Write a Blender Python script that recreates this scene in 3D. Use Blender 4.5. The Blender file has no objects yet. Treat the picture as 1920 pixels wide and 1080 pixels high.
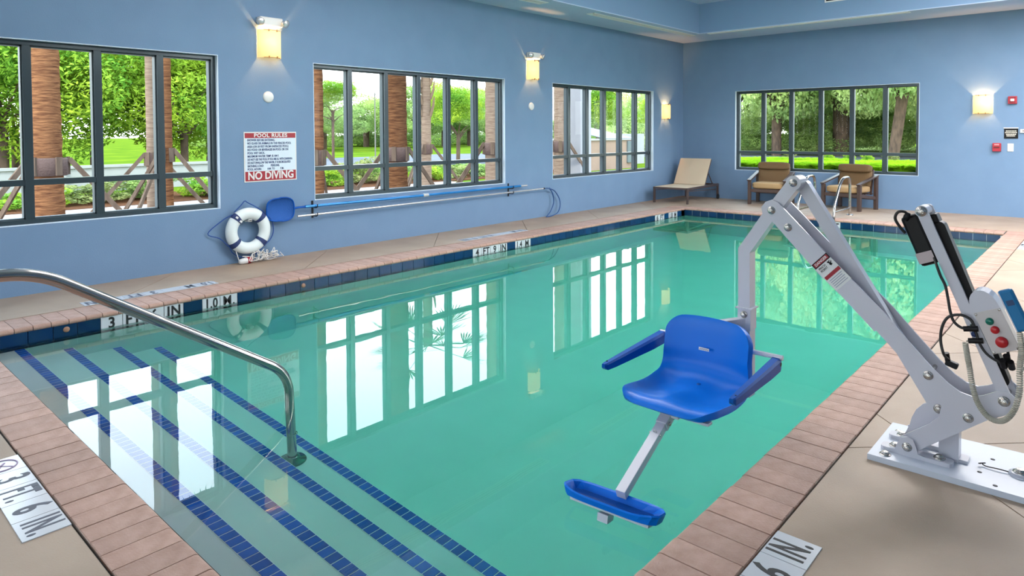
import bpy, bmesh, math, random
import numpy as np
from mathutils import Matrix, Vector
random.seed(7); RNG = np.random.default_rng(7)
PI = math.pi
S = bpy.context.scene
COL = S.collection

# ------------------------------------------------------------------ camera
F_PX, CX, CY = 1257.22, 956.29, 286.67
YAW, PITCH, ROLL = 0.7358, -0.0302, -0.0046
cd = bpy.data.cameras.new('camera'); cam = bpy.data.objects.new('camera', cd); COL.objects.link(cam)
fw = Vector((-math.sin(YAW)*math.cos(PITCH), math.cos(YAW)*math.cos(PITCH), math.sin(PITCH)))
rt = Vector((math.cos(YAW), math.sin(YAW), 0)); up = rt.cross(fw)
rt2 = rt*math.cos(ROLL)+up*math.sin(ROLL); up2 = -rt*math.sin(ROLL)+up*math.cos(ROLL)
m = Matrix((rt2, up2, -fw)).transposed().to_4x4(); m.translation = Vector((6.9582, -13.2568, 1.382))
cam.matrix_world = m
cd.sensor_width = 36; cd.lens = F_PX/1920*36
cd.shift_x = (960-CX)/1920; cd.shift_y = (CY-540)/1920
cd.clip_start = 0.05; cd.clip_end = 800
S.camera = cam

# ------------------------------------------------------------------ sky, sun, lights, exposure
S.view_settings.view_transform = 'Standard'; S.view_settings.look = 'None'
S.view_settings.gamma = 1; S.view_settings.use_curve_mapping = False
S.view_settings.exposure = 0.1
w = bpy.data.worlds.new('sky'); S.world = w; w.use_nodes = True
nt = w.node_tree; nt.nodes.clear()
o = nt.nodes.new('ShaderNodeOutputWorld'); bg = nt.nodes.new('ShaderNodeBackground')
tc = nt.nodes.new('ShaderNodeTexCoord'); sx = nt.nodes.new('ShaderNodeSeparateXYZ'); cr = nt.nodes.new('ShaderNodeValToRGB')
nt.links.new(tc.outputs['Generated'], sx.inputs[0]); nt.links.new(sx.outputs['Z'], cr.inputs[0])
cr.color_ramp.elements[0].position = 0.0; cr.color_ramp.elements[0].color = (1, 1, 1, 1)
cr.color_ramp.elements[1].position = 0.8; cr.color_ramp.elements[1].color = (0.55, 0.76, 1.0, 1)
nt.links.new(cr.outputs[0], bg.inputs[0]); bg.inputs[1].default_value = 7.0
nt.links.new(bg.outputs[0], o.inputs[0])
sd = bpy.data.lights.new('sun', 'SUN'); sd.energy = 4.0; sd.angle = 0.15; sd.color = (1, 0.95, 0.85)
so = bpy.data.objects.new('sun', sd); COL.objects.link(so)
so.rotation_euler = Vector((-0.45, 0.50, -0.95)).to_track_quat('-Z', 'Y').to_euler()
FILL_POWER = 80.0
def area(name, loc, size, power, color, direction=(0, 0, -1)):
    l = bpy.data.lights.new(name, 'AREA'); l.shape = 'RECTANGLE'; l.size, l.size_y = size; l.energy = power; l.color = color
    ob = bpy.data.objects.new(name, l); COL.objects.link(ob); ob.location = loc
    ob.rotation_euler = Vector(direction).to_track_quat('-Z', 'Y').to_euler(); return ob
# added fill lights facing down from the ceiling tray, kept out of view
area('tray_fill_light', (2.7, -9.5, 3.83), (3.0, 2.8), FILL_POWER, (1.0, 0.95, 0.92))
area('tray_fill_light', (5.7, -4.7, 3.83), (2.4, 2.8), 280, (1.0, 0.95, 0.92))
area('tray_fill_light', (7.4, -2.3, 3.83), (1.6, 1.6), 230, (1.0, 0.95, 0.95))
for i, (px, py, pz, pe) in enumerate(((2.8, -10.6, 2.95, 40), (3.5, -8.7, 3.05, 105), (5.8, -5.2, 3.5, 150), (3.0, -13.4, 2.95, 45))):   # added unseen point lights that fill the upper walls and ceiling
    pl = bpy.data.lights.new('fill_point', 'POINT'); pl.energy = pe; pl.color = (1.0, .95, .90); pl.shadow_soft_size = .3
    po = bpy.data.objects.new('fill_point', pl); COL.objects.link(po); po.location = (px, py, pz)

# ------------------------------------------------------------------ materials
MATS = {}
def mat(name, color=(0.8, 0.8, 0.8), rough=0.5, metal=0.0, noise=0.0, nscale=20.0, bump=0.0, bscale=60.0,
        coat=0.0, emit=None, estr=0.0, trans=0.0, color2=None, vary=0.0, spec=0.5, detail=6.0, stretch=None):
    if name in MATS: return MATS[name]
    M = bpy.data.materials.new(name); M.use_nodes = True; N = M.node_tree.nodes; Lk = M.node_tree.links
    b = N['Principled BSDF']; b.inputs['Roughness'].default_value = rough; b.inputs['Metallic'].default_value = metal
    b.inputs['Base Color'].default_value = (*color, 1); b.inputs['Coat Weight'].default_value = coat
    b.inputs['Specular IOR Level'].default_value = spec
    if trans: b.inputs['Transmission Weight'].default_value = trans
    if emit: b.inputs['Emission Color'].default_value = (*emit, 1); b.inputs['Emission Strength'].default_value = estr
    vec = None
    if noise or bump or color2:
        t = N.new('ShaderNodeTexCoord'); vec = t.outputs['Object']
        if stretch:
            mp = N.new('ShaderNodeMapping'); mp.inputs['Scale'].default_value = stretch
            Lk.new(vec, mp.inputs[0]); vec = mp.outputs[0]
    src = None
    if noise or color2:
        n = N.new('ShaderNodeTexNoise'); n.inputs['Scale'].default_value = nscale; n.inputs['Detail'].default_value = detail
        Lk.new(vec, n.inputs['Vector'])
        r = N.new('ShaderNodeMapRange'); r.inputs[1].default_value = 0.3; r.inputs[2].default_value = 0.7
        Lk.new(n.outputs['Fac'], r.inputs[0])
        mx = N.new('ShaderNodeMix'); mx.data_type = 'RGBA'
        c2 = color2 if color2 else tuple(max(0, c*(1-noise)) for c in color)
        mx.inputs[6].default_value = (*color, 1); mx.inputs[7].default_value = (*c2, 1)
        Lk.new(r.outputs[0], mx.inputs[0]); src = mx.outputs[2]
    if vary:
        oi = N.new('ShaderNodeObjectInfo'); mr = N.new('ShaderNodeMapRange'); mr.inputs[3].default_value = 1-vary; mr.inputs[4].default_value = 1+vary
        Lk.new(oi.outputs['Random'], mr.inputs[0])
        m2 = N.new('ShaderNodeVectorMath'); m2.operation = 'SCALE'
        if src: Lk.new(src, m2.inputs[0])
        else: m2.inputs[0].default_value = color
        Lk.new(mr.outputs[0], m2.inputs['Scale']); src = m2.outputs[0]
    if src: Lk.new(src, b.inputs['Base Color'])
    if bump:
        n2 = N.new('ShaderNodeTexNoise'); n2.inputs['Scale'].default_value = bscale; n2.inputs['Detail'].default_value = 5
        Lk.new(vec, n2.inputs['Vector']); bp = N.new('ShaderNodeBump'); bp.inputs['Strength'].default_value = bump; bp.inputs['Distance'].default_value = 0.01
        Lk.new(n2.outputs['Fac'], bp.inputs['Height']); Lk.new(bp.outputs[0], b.inputs['Normal'])
    MATS[name] = M; return M

WALL = mat('blue_wall_paint', (0.15, 0.25, 0.39), 0.75, color2=(0.137, 0.232, 0.368), nscale=3, bump=0.12, bscale=90)
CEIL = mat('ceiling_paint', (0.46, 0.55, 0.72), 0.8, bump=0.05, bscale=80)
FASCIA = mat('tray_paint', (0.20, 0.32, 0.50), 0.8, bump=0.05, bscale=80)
DECK = mat('deck_concrete', (0.385, 0.29, 0.213), 0.55, color2=(0.30, 0.222, 0.158), nscale=2.2, bump=0.25, bscale=160, vary=0.03)
BRICK = mat('coping_brick', (0.43, 0.275, 0.215), 0.6, color2=(0.33, 0.195, 0.145), nscale=14, bump=0.35, bscale=120, vary=0.10)
MORTAR = mat('mortar', (0.35, 0.29, 0.25), 0.9)
SEAL = mat('joint_sealant', (0.03, 0.025, 0.02), 0.8)
TILE = mat('navy_tile', (0.004, 0.028, 0.085), 0.1, spec=0.4, vary=0.25)
TILEW = mat('white_tile', (0.50, 0.52, 0.55), 0.2, vary=0.04)
GROUT = mat('pale_grout', (0.55, 0.62, 0.62), 0.8)
STEPT = mat('cobalt_tile', (0.01, 0.095, 0.50), 0.25, vary=0.2)
GROUTL = mat('light_grout', (0.80, 0.86, 0.88), 0.8)
PLASTER = mat('pool_plaster', (0.73, 0.77, 0.77), 0.8, color2=(0.68, 0.73, 0.73), nscale=3)
BLACK = mat('black_lettering', (0.006, 0.007, 0.008), 0.5)
BLACKG = mat('worn_lettering', (0.055, 0.06, 0.085), 0.5)
STEEL = mat('polished_steel', (0.44, 0.41, 0.38), 0.14, metal=1.0)
CHROME = mat('bolt_steel', (0.55, 0.52, 0.48), 0.2, metal=1.0, bump=0.3, bscale=200)
FRAME = mat('window_frame_paint', (0.045, 0.065, 0.075), 0.28, metal=0.35)
FRAMEL = mat('aluminium_stop', (0.055, 0.08, 0.095), 0.45, metal=0.2)
REVEAL = mat('daylit_reveal_tone', (0.62, 0.72, 0.82), 0.5)  # pale tone stands for daylight falling on the wall returns
LIFTW = mat('lift_white', (0.54, 0.54, 0.60), 0.3, coat=0.3)
LIFTP = mat('lift_plate_white', (0.56, 0.60, 0.68), 0.35, coat=0.2)
BLUEP = mat('blue_plastic', (0.0, 0.155, 0.66), 0.34, spec=0.22)
BLUED = mat('deep_blue_plastic', (0.0, 0.075, 0.36), 0.35, spec=0.22)
REMOTE = mat('remote_blue', (0.01, 0.15, 0.34), 0.4, spec=.3)
BLK = mat('black_plastic', (0.004, 0.004, 0.005), 0.45, spec=0.25)
RUB = mat('black_rubber', (0.012, 0.012, 0.012), 0.5)
PANEL = mat('panel_grey', (0.52, 0.48, 0.47), 0.35)
REDB = mat('red_button', (0.42, 0.01, 0.015), 0.3)
GRNB = mat('green_button', (0.0, 0.13, 0.085), 0.3)
COILM = mat('coil_cord_beige', (0.42, 0.40, 0.33), 0.5)
WOOD = mat('dark_wood', (0.075, 0.045, 0.035), 0.4, color2=(0.05, 0.03, 0.023), nscale=30, stretch=(1, 1, 6))
CUSH = mat('tan_cushion', (0.38, 0.25, 0.12), 0.85, bump=0.2, bscale=300)
CUSHB = mat('brown_cushion', (0.13, 0.075, 0.03), 0.8, bump=0.2, bscale=300)
SLING = mat('tan_sling', (0.55, 0.44, 0.31), 0.8, bump=0.3, bscale=400)
CHFR = mat('bronze_frame', (0.085, 0.06, 0.055), 0.4, metal=0.3)
WHITE = mat('white_plastic', (0.66, 0.67, 0.66), 0.4)
SIGNW = mat('sign_face', (0.58, 0.68, 0.76), 0.4)
SIGNR = mat('sign_red', (0.30, 0.006, 0.018), 0.4)
SIGNB = mat('sign_blue_text', (0.02, 0.05, 0.17), 0.5)
REDP = mat('alarm_red', (0.36, 0.015, 0.03), 0.35)
RINGW = mat('life_ring_white', (0.66, 0.74, 0.74), 0.45)
NAVY = mat('navy_band', (0.012, 0.03, 0.12), 0.6)
ROPEB = mat('blue_rope', (0.01, 0.06, 0.26), 0.7)
ROPEW = mat('white_rope', (0.72, 0.70, 0.66), 0.8)
NETM = mat('blue_net', (0.008, 0.09, 0.36), 0.7, bump=0.6, bscale=150)
POLEB = mat('blue_pole', (0.02, 0.20, 0.52), 0.2, metal=0.3)
CLAM = mat('aluminium_pole', (0.68, 0.68, 0.68), 0.25, metal=0.7)
VENTM = mat('vent_white', (0.90, 0.87, 0.86), 0.5)
VENTD = mat('vent_dark', (0.30, 0.26, 0.25), 0.7)
SHADE = mat('glowing_shade', (0.9, 0.7, 0.4), 0.4, emit=(1.0, 0.56, 0.17), estr=1.0)
BRASS = mat('brass_clip', (0.20, 0.12, 0.05), 0.3, metal=1.0)
CLEARP = mat('clear_lamp', (0.75, 0.75, 0.76), 0.15, metal=0.6)
BARK = mat('palm_bark', (0.24, 0.11, 0.05), 0.9, color2=(0.07, 0.028, 0.016), nscale=5, bump=1.0, bscale=14, stretch=(1, 1, 9), vary=0.2, spec=0.0)
BARKG = mat('grey_palm_bark', (0.30, 0.22, 0.16), 0.9, color2=(0.17, 0.11, 0.08), nscale=5, bump=1.0, bscale=14, stretch=(1, 1, 9), spec=0.0)
BARKT = mat('tree_bark', (0.15, 0.10, 0.075), 0.9, color2=(0.07, 0.05, 0.04), nscale=8, bump=0.8, bscale=12, stretch=(1, 1, 0.3), spec=0.0)
BRACEW = mat('brace_timber', (0.16, 0.115, 0.085), 0.8, color2=(0.09, 0.06, 0.045), nscale=12, stretch=(1, 1, 0.2), spec=0.0)
BURLAP = mat('burlap_wrap', (0.10, 0.06, 0.05), 0.95, bump=1.0, bscale=40)
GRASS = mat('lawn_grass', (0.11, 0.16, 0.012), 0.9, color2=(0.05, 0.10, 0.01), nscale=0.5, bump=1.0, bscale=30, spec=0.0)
PATHM = mat('path_concrete', (0.33, 0.28, 0.26), 0.9, noise=0.15, nscale=1, spec=0.0)
ROADM = mat('asphalt', (0.14, 0.145, 0.16), 0.9, noise=0.2, nscale=2, spec=0.0)
MULCH = mat('mulch', (0.12, 0.055, 0.03), 0.95, noise=0.5, nscale=25, bump=1, bscale=60, spec=0.0)
LOWW = mat('low_wall_stucco', (0.30, 0.30, 0.29), 0.9, noise=0.1, nscale=3)
ENC = mat('enclosure_tan', (0.24, 0.16, 0.125), 0.9, noise=0.1, nscale=3)
COLM = mat('column_stucco', (0.30, 0.30, 0.32), 0.9, noise=0.08, nscale=3)
METR = mat('metal_roof', (0.14, 0.17, 0.19), 0.4, metal=0.4)
DEADF = mat('dry_frond', (0.20, 0.13, 0.08), 0.9)

def leafmat(name, c1, c2, scale=1.2):
    M = bpy.data.materials.new(name); M.use_nodes = True; N = M.node_tree.nodes; Lk = M.node_tree.links; N.clear()
    out = N.new('ShaderNodeOutputMaterial'); d = N.new('ShaderNodeBsdfDiffuse'); t = N.new('ShaderNodeBsdfTranslucent'); mx = N.new('ShaderNodeMixShader')
    tcn = N.new('ShaderNodeTexCoord'); n = N.new('ShaderNodeTexNoise'); n.inputs['Scale'].default_value = scale; n.inputs['Detail'].default_value = 8
    r = N.new('ShaderNodeMapRange'); r.inputs[1].default_value = 0.35; r.inputs[2].default_value = 0.65
    cm = N.new('ShaderNodeMix'); cm.data_type = 'RGBA'; cm.inputs[6].default_value = (*c1, 1); cm.inputs[7].default_value = (*c2, 1)
    Lk.new(tcn.outputs['Object'], n.inputs['Vector']); Lk.new(n.outputs['Fac'], r.inputs[0]); Lk.new(r.outputs[0], cm.inputs[0])
    Lk.new(cm.outputs[2], d.inputs[0]); Lk.new(cm.outputs[2], t.inputs[0]); mx.inputs[0].default_value = 0.4
    Lk.new(d.outputs[0], mx.inputs[1]); Lk.new(t.outputs[0], mx.inputs[2]); Lk.new(mx.outputs[0], out.inputs[0])
    return M
LEAF1 = leafmat('bright_leaves', (0.42, 0.52, 0.05), (0.13, 0.31, 0.04))
LEAF2 = leafmat('mid_leaves', (0.36, 0.47, 0.14), (0.17, 0.27, 0.09))
LEAF3 = leafmat('olive_leaves', (0.34, 0.36, 0.13), (0.15, 0.20, 0.07), 2)
LEAF4 = leafmat('dense_back_leaves', (0.66, 0.74, 0.30), (0.32, 0.45, 0.18), 0.9)
GRASSB = leafmat('bright_grass_blades', (0.30, 0.50, 0.02), (0.16, 0.32, 0.01), 0.8)
FROND = leafmat('palm_frond', (0.13, 0.20, 0.05), (0.08, 0.13, 0.04))

def glassmat():
    M = bpy.data.materials.new('window_glass'); M.use_nodes = True; N = M.node_tree.nodes; Lk = M.node_tree.links; N.clear()
    out = N.new('ShaderNodeOutputMaterial'); t = N.new('ShaderNodeBsdfTransparent'); g = N.new('ShaderNodeBsdfGlossy'); g.inputs['Roughness'].default_value = 0.0
    t.inputs[0].default_value = (0.93, 0.96, 0.95, 1)
    lw_ = N.new('ShaderNodeLayerWeight'); lw_.inputs[0].default_value = 0.5; mx = N.new('ShaderNodeMixShader')
    pw = N.new('ShaderNodeMath'); pw.operation = 'POWER'; pw.inputs[1].default_value = 5.0; f = N.new('ShaderNodeMath'); f.operation = 'MULTIPLY_ADD'; f.inputs[1].default_value = 0.7; f.inputs[2].default_value = 0.006
    Lk.new(lw_.outputs['Facing'], pw.inputs[0]); Lk.new(pw.outputs[0], f.inputs[0])
    Lk.new(f.outputs[0], mx.inputs[0]); Lk.new(t.outputs[0], mx.inputs[1]); Lk.new(g.outputs[0], mx.inputs[2]); Lk.new(mx.outputs[0], out.inputs[0]); return M
GLASS = glassmat()

def watermat():
    M = bpy.data.materials.new('pool_water'); M.use_nodes = True; N = M.node_tree.nodes; Lk = M.node_tree.links; N.clear()
    out = N.new('ShaderNodeOutputMaterial'); r = N.new('ShaderNodeBsdfRefraction'); g = N.new('ShaderNodeBsdfGlossy')
    r.inputs['IOR'].default_value = 1.333; r.inputs['Roughness'].default_value = 0.0; g.inputs['Roughness'].default_value = 0.0
    f = N.new('ShaderNodeFresnel'); f.inputs[0].default_value = 1.52; mx = N.new('ShaderNodeMixShader')
    tcn = N.new('ShaderNodeTexCoord'); n = N.new('ShaderNodeTexNoise'); n.inputs['Scale'].default_value = 3.2; n.inputs['Detail'].default_value = 2
    n2 = N.new('ShaderNodeTexNoise'); n2.inputs['Scale'].default_value = 0.45
    mu = N.new('ShaderNodeMath'); mu.operation = 'MULTIPLY'
    rr = N.new('ShaderNodeMapRange'); rr.inputs[1].default_value = 0.40; rr.inputs[2].default_value = 0.75
    bp = N.new('ShaderNodeBump'); bp.inputs['Strength'].default_value = 0.05; bp.inputs['Distance'].default_value = 0.02
    Lk.new(tcn.outputs['Object'], n.inputs['Vector']); Lk.new(tcn.outputs['Object'], n2.inputs['Vector'])
    Lk.new(n2.outputs['Fac'], rr.inputs[0]); Lk.new(n.outputs['Fac'], mu.inputs[0]); Lk.new(rr.outputs[0], mu.inputs[1])
    Lk.new(mu.outputs[0], bp.inputs['Height'])
    for s in (r, g, f): Lk.new(bp.outputs[0], s.inputs['Normal'])
    Lk.new(f.outputs[0], mx.inputs[0]); Lk.new(r.outputs[0], mx.inputs[1]); Lk.new(g.outputs[0], mx.inputs[2]); Lk.new(mx.outputs[0], out.inputs['Surface'])
    va = N.new('ShaderNodeVolumeAbsorption'); va.inputs['Color'].default_value = (0.45, 0.965, 0.885, 1); va.inputs['Density'].default_value = 0.90
    Lk.new(va.outputs[0], out.inputs['Volume']); return M
WATER = watermat()

# ------------------------------------------------------------------ mesh helpers
def setp(ob, label=None, cat=None, group=None, kind=None):
    if label: ob['label'] = label
    if cat: ob['category'] = cat
    if group: ob['group'] = group
    if kind: ob['kind'] = kind
    return ob
def empty(name, loc=(0, 0, 0), rz=0.0, **k):
    ob = bpy.data.objects.new(name, None); COL.objects.link(ob); ob.location = loc; ob.rotation_euler = (0, 0, rz)
    ob.empty_display_size = 0.1
    return setp(ob, **k)
def link(name, me, parent=None, loc=None, **k):
    ob = bpy.data.objects.new(name, me); COL.objects.link(ob)
    if parent: ob.parent = parent
    if loc is not None: ob.location = loc
    return setp(ob, **k)
def basis(d):
    d = Vector(d).normalized(); a = Vector((0, 0, 1)) if abs(d.z) < 0.9 else Vector((1, 0, 0))
    u = d.cross(a).normalized(); return u, d.cross(u).normalized(), d
class MB:
    def __init__(s): s.v = []; s.f = []; s.sm = []
    def add(s, vs, fs, smooth=False):
        o = len(s.v); s.v += [tuple(v) for v in vs]; s.f += [tuple(i+o for i in f) for f in fs]; s.sm += [smooth]*len(fs); return s
    def box(s, c, d, M=None, bev=0.0):
        x, y, z = d[0]/2, d[1]/2, d[2]/2
        if bev > 0:
            bm = bmesh.new(); bmesh.ops.create_cube(bm, size=1.0)
            for v in bm.verts: v.co = Vector((v.co.x*d[0], v.co.y*d[1], v.co.z*d[2]))
            bmesh.ops.bevel(bm, geom=bm.edges[:], offset=bev, segments=2, affect='EDGES', profile=0.5)
            vs = [v.co.copy() for v in bm.verts]; bm.verts.index_update(); fs = [[v.index for v in f.verts] for f in bm.faces]; bm.free()
        else:
            vs = [Vector((a, b, cc)) for a in (-x, x) for b in (-y, y) for cc in (-z, z)]
            fs = [(0, 1, 3, 2), (4, 6, 7, 5), (0, 4, 5, 1), (2, 3, 7, 6), (0, 2, 6, 4), (1, 5, 7, 3)]
        if M is not None: vs = [M @ v for v in vs]
        c = Vector(c); return s.add([v+c for v in vs], fs)
    def bb(s, a, b, bev=0.0):
        return s.box([(a[i]+b[i])/2 for i in range(3)], [abs(b[i]-a[i]) for i in range(3)], bev=bev)
    def beam(s, p, q, wd, ht, upv=(0, 0, 1), bev=0.0):
        p, q = Vector(p), Vector(q); d = q-p; L = d.length; d.normalize(); r = d.cross(Vector(upv)).normalized(); u = r.cross(d)
        M = Matrix((r, d, u)).transposed(); return s.box((p+q)/2, (wd, L, ht), M, bev)
    def cyl(s, p, q, r, n=16, r2=None, smooth=True):
        p, q = Vector(p), Vector(q); u, v, d = basis(q-p); r2 = r if r2 is None else r2
        A = [p+(u*math.cos(2*PI*i/n)+v*math.sin(2*PI*i/n))*r for i in range(n)]
        B = [q+(u*math.cos(2*PI*i/n)+v*math.sin(2*PI*i/n))*r2 for i in range(n)]
        s.add(A+B, [(i, (i+1) % n, n+(i+1) % n, n+i) for i in range(n)], smooth)
        s.add(A, [tuple(reversed(range(n)))]); s.add(B, [tuple(range(n))]); return s
    def tube(s, pts, r, n=10, closed=False, caps=True):
        P = [Vector(p) for p in pts]; k = len(P); R = r if hasattr(r, '__len__') else [r]*k
        tang = []
        for i in range(k):
            a = P[(i-1) % k] if (closed or i > 0) else P[i]; b = P[(i+1) % k] if (closed or i < k-1) else P[i]
            tang.append((b-a).normalized())
        u, _, _ = basis(tang[0]); rings = []
        for i in range(k):
            t = tang[i]; u = (u-t*u.dot(t)).normalized(); v = t.cross(u)
            rings += [P[i]+(u*math.cos(2*PI*j/n)+v*math.sin(2*PI*j/n))*R[i] for j in range(n)]
        fs = []
        for i in range(k if closed else k-1):
            a, b = i*n, ((i+1) % k)*n
            fs += [(a+j, a+(j+1) % n, b+(j+1) % n, b+j) for j in range(n)]
        s.add(rings, fs, True)
        if caps and not closed:
            s.add(rings[:n], [tuple(reversed(range(n)))]); s.add(rings[-n:], [tuple(range(n))])
        return s
    def prism(s, poly, f0, f1):
        """poly: 2-D points; f0, f1: functions (u, v) -> 3-D for both ends"""
        n = len(poly); A = [f0(*p) for p in poly]; B = [f1(*p) for p in poly]
        s.add(A+B, [tuple(reversed(range(n))), tuple(range(n, 2*n))]+[(i, (i+1) % n, n+(i+1) % n, n+i) for i in range(n)]); return s
    def lathe(s, prof, c, axis=(0, 0, 1), n=20, smooth=True):
        u, v, d = basis(axis); c = Vector(c); k = len(prof)
        vs = [c+(u*math.cos(2*PI*j/n)+v*math.sin(2*PI*j/n))*r+d*h for r, h in prof for j in range(n)]
        fs = [(i*n+j, i*n+(j+1) % n, (i+1)*n+(j+1) % n, (i+1)*n+j) for i in range(k-1) for j in range(n)]
        s.add(vs, fs, smooth); return s
    def torus(s, c, R, r, axis, n=48, m_=14, a0=0, a1=2*PI):
        u, v, d = basis(axis); c = Vector(c); full = abs(a1-a0-2*PI) < 1e-6; k = n if full else n+1; vs = []
        for i in range(k):
            a = a0+(a1-a0)*i/n; e = u*math.cos(a)+v*math.sin(a)
            for j in range(m_):
                b = 2*PI*j/m_; vs.append(c+e*(R+r*math.cos(b))+d*(r*math.sin(b)))
        fs = [(i*m_+j, ((i+1) % k)*m_+j, ((i+1) % k)*m_+(j+1) % m_, i*m_+(j+1) % m_) for i in range(n) for j in range(m_)]
        s.add(vs, fs, True); return s
    def mesh(s, name, material, off=None, subdiv=0):
        me = bpy.data.meshes.new(name); vs = s.v
        if off is not None: vs = [(v[0]-off[0], v[1]-off[1], v[2]-off[2]) for v in vs]
        me.from_pydata(vs, [], s.f); me.polygons.foreach_set('use_smooth', s.sm)
        bm = bmesh.new(); bm.from_mesh(me); bmesh.ops.recalc_face_normals(bm, faces=bm.faces[:]); bm.to_mesh(me); bm.free()
        me.materials.append(material); me.update(); return me
    def build(s, name, material, parent=None, world=None, origin=None, **k):
        """world: location of the (unrotated) parent empty the world-space verts are measured from"""
        if parent is not None and world is None: world = parent.get('_o')
        off = world if parent is not None else origin
        me = s.mesh(name, material, off)
        ob = link(name, me, parent, loc=(origin if (parent is None and origin is not None) else None), **k); return ob
def thing(name, loc, label=None, cat=None, group=None, kind=None, rz=0.0):
    ob = empty(name, loc, rz, label=label, cat=cat, group=group, kind=kind); return ob
def catmull(pts, k=8):
    P = [Vector(p) for p in pts]; P = [P[0]*2-P[1]]+P+[P[-1]*2-P[-2]]; out = []
    for i in range(1, len(P)-2):
        for j in range(k):
            t = j/k; a, b, c, d = P[i-1:i+3]
            out.append(0.5*((2*b)+(c-a)*t+(2*a-5*b+4*c-d)*t*t+(3*b-a-3*c+d)*t**3))
    out.append(P[-2]); return out
def fillet(pts, r, k=6):
    P = [Vector(p) for p in pts]; out = [P[0]]
    for i in range(1, len(P)-1):
        a, b, c = P[i-1], P[i], P[i+1]; d1 = (a-b); d2 = (c-b); rr = min(r, d1.length*0.48, d2.length*0.48)
        p = b+d1.normalized()*rr; q = b+d2.normalized()*rr
        for j in range(k+1):
            t = j/k; out.append(p*(1-t)**2+b*2*t*(1-t)+q*t*t)
    out.append(P[-1]); return out
def copy_tree(o, loc, rz=0.0, **props):
    c = o.copy(); COL.objects.link(c); c.location = loc; c.rotation_euler = (0, 0, rz)
    setp(c, **props)
    def rec(a, b):
        for ch in a.children:
            d = ch.copy(); COL.objects.link(d); d.parent = b; rec(ch, d)
    rec(o, c); return c
def text_mesh(txt, size, material, origin, right, upv, align='CENTER', bold=0.0, xs=1.0, spacing=1.0, thick=0.0006, off=(0, 0, 0)):
    cu = bpy.data.curves.new('lettering', 'FONT'); cu.body = txt; cu.size = size; cu.align_x = align; cu.align_y = 'CENTER'
    cu.offset = bold; cu.extrude = thick; cu.resolution_u = 4; cu.space_character = spacing
    tmp = bpy.data.objects.new('lettering', cu); me = bpy.data.meshes.new_from_object(tmp)
    bpy.data.objects.remove(tmp); bpy.data.curves.remove(cu)
    r = Vector(right).normalized(); u = Vector(upv).normalized(); n = r.cross(u)
    M = Matrix((r*xs, u, n)).transposed().to_4x4(); M.translation = Vector(origin)-Vector(off)
    me.transform(M); me.materials.clear(); me.materials.append(material); me.name = 'lettering'; return me

# ================================================================== THE ROOM
XR, YN, ZC, ZT = 9.3, -15.6, 3.284, 3.857
XL, XP, YB, YP = 1.148, 5.862, -2.12, -12.335      # pool wall planes: left, right, back, near
ZW = -0.1225
def wall(name, axis, pos, thick, a0, a1, holes):
    """wall slab with rectangular holes (a, b, z0, z1)"""
    b = MB(); zt = 4.1; z0w = -0.25
    cuts = sorted(holes); cur = a0
    def blk(p, q, zz0, zz1):
        if q-p < 1e-4 or zz1-zz0 < 1e-4: return
        if axis == 'x': b.bb((pos, p, zz0), (pos+thick, q, zz1))
        else: b.bb((p, pos, zz0), (q, pos+thick, zz1))
    for (p, q, h0, h1) in cuts:
        blk(cur, p, z0w, zt); blk(p, q, z0w, h0); blk(p, q, h1, zt); cur = q
    blk(cur, a1, z0w, zt)
    return b.build(name, WALL, kind='structure')
W_L = [(-13.39, -10.1), (-8.985, -5.685), (-4.52, -1.25)]; WZ0, WZ1, WTR = 0.600, 2.205, 0.965
W_B = (1.165, 4.435)
W_N = [(1.2, 4.5), (5.2, 8.5)]
wall('wall_left', 'x', -0.17, 0.17, YN-0.2, 0.0, [(a, b, WZ0, WZ1) for a, b in W_L])
wall('wall_back', 'y', 0.0, 0.17, -0.17, XR+0.2, [(W_B[0], W_B[1], WZ0, WZ1)])
wall('wall_right', 'x', XR, 0.17, YN-0.2, 0.0, [(-6.0, -1.2, 0.06, 2.6)])  # opening added out of view to let in fill daylight
wall('wall_near', 'y', YN-0.22, 0.22, -0.22, XR+0.2, [(a, b, WZ0, WZ1) for a, b in W_N])
b = MB(); b.bb((-0.2, YN-0.2, ZT), (XR+0.2, 0.2, 4.1)); ceil = b.build('ceiling', CEIL, kind='structure')
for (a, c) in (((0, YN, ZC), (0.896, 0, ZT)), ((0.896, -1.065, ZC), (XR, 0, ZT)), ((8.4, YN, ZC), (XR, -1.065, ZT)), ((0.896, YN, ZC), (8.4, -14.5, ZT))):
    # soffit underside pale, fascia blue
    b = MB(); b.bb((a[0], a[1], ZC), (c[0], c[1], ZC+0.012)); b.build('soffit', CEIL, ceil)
    b = MB(); b.bb((a[0]+0.0, a[1]+0.0, ZC+0.012), (c[0], c[1], ZT)); b.build('fascia', FASCIA, ceil)

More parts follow.
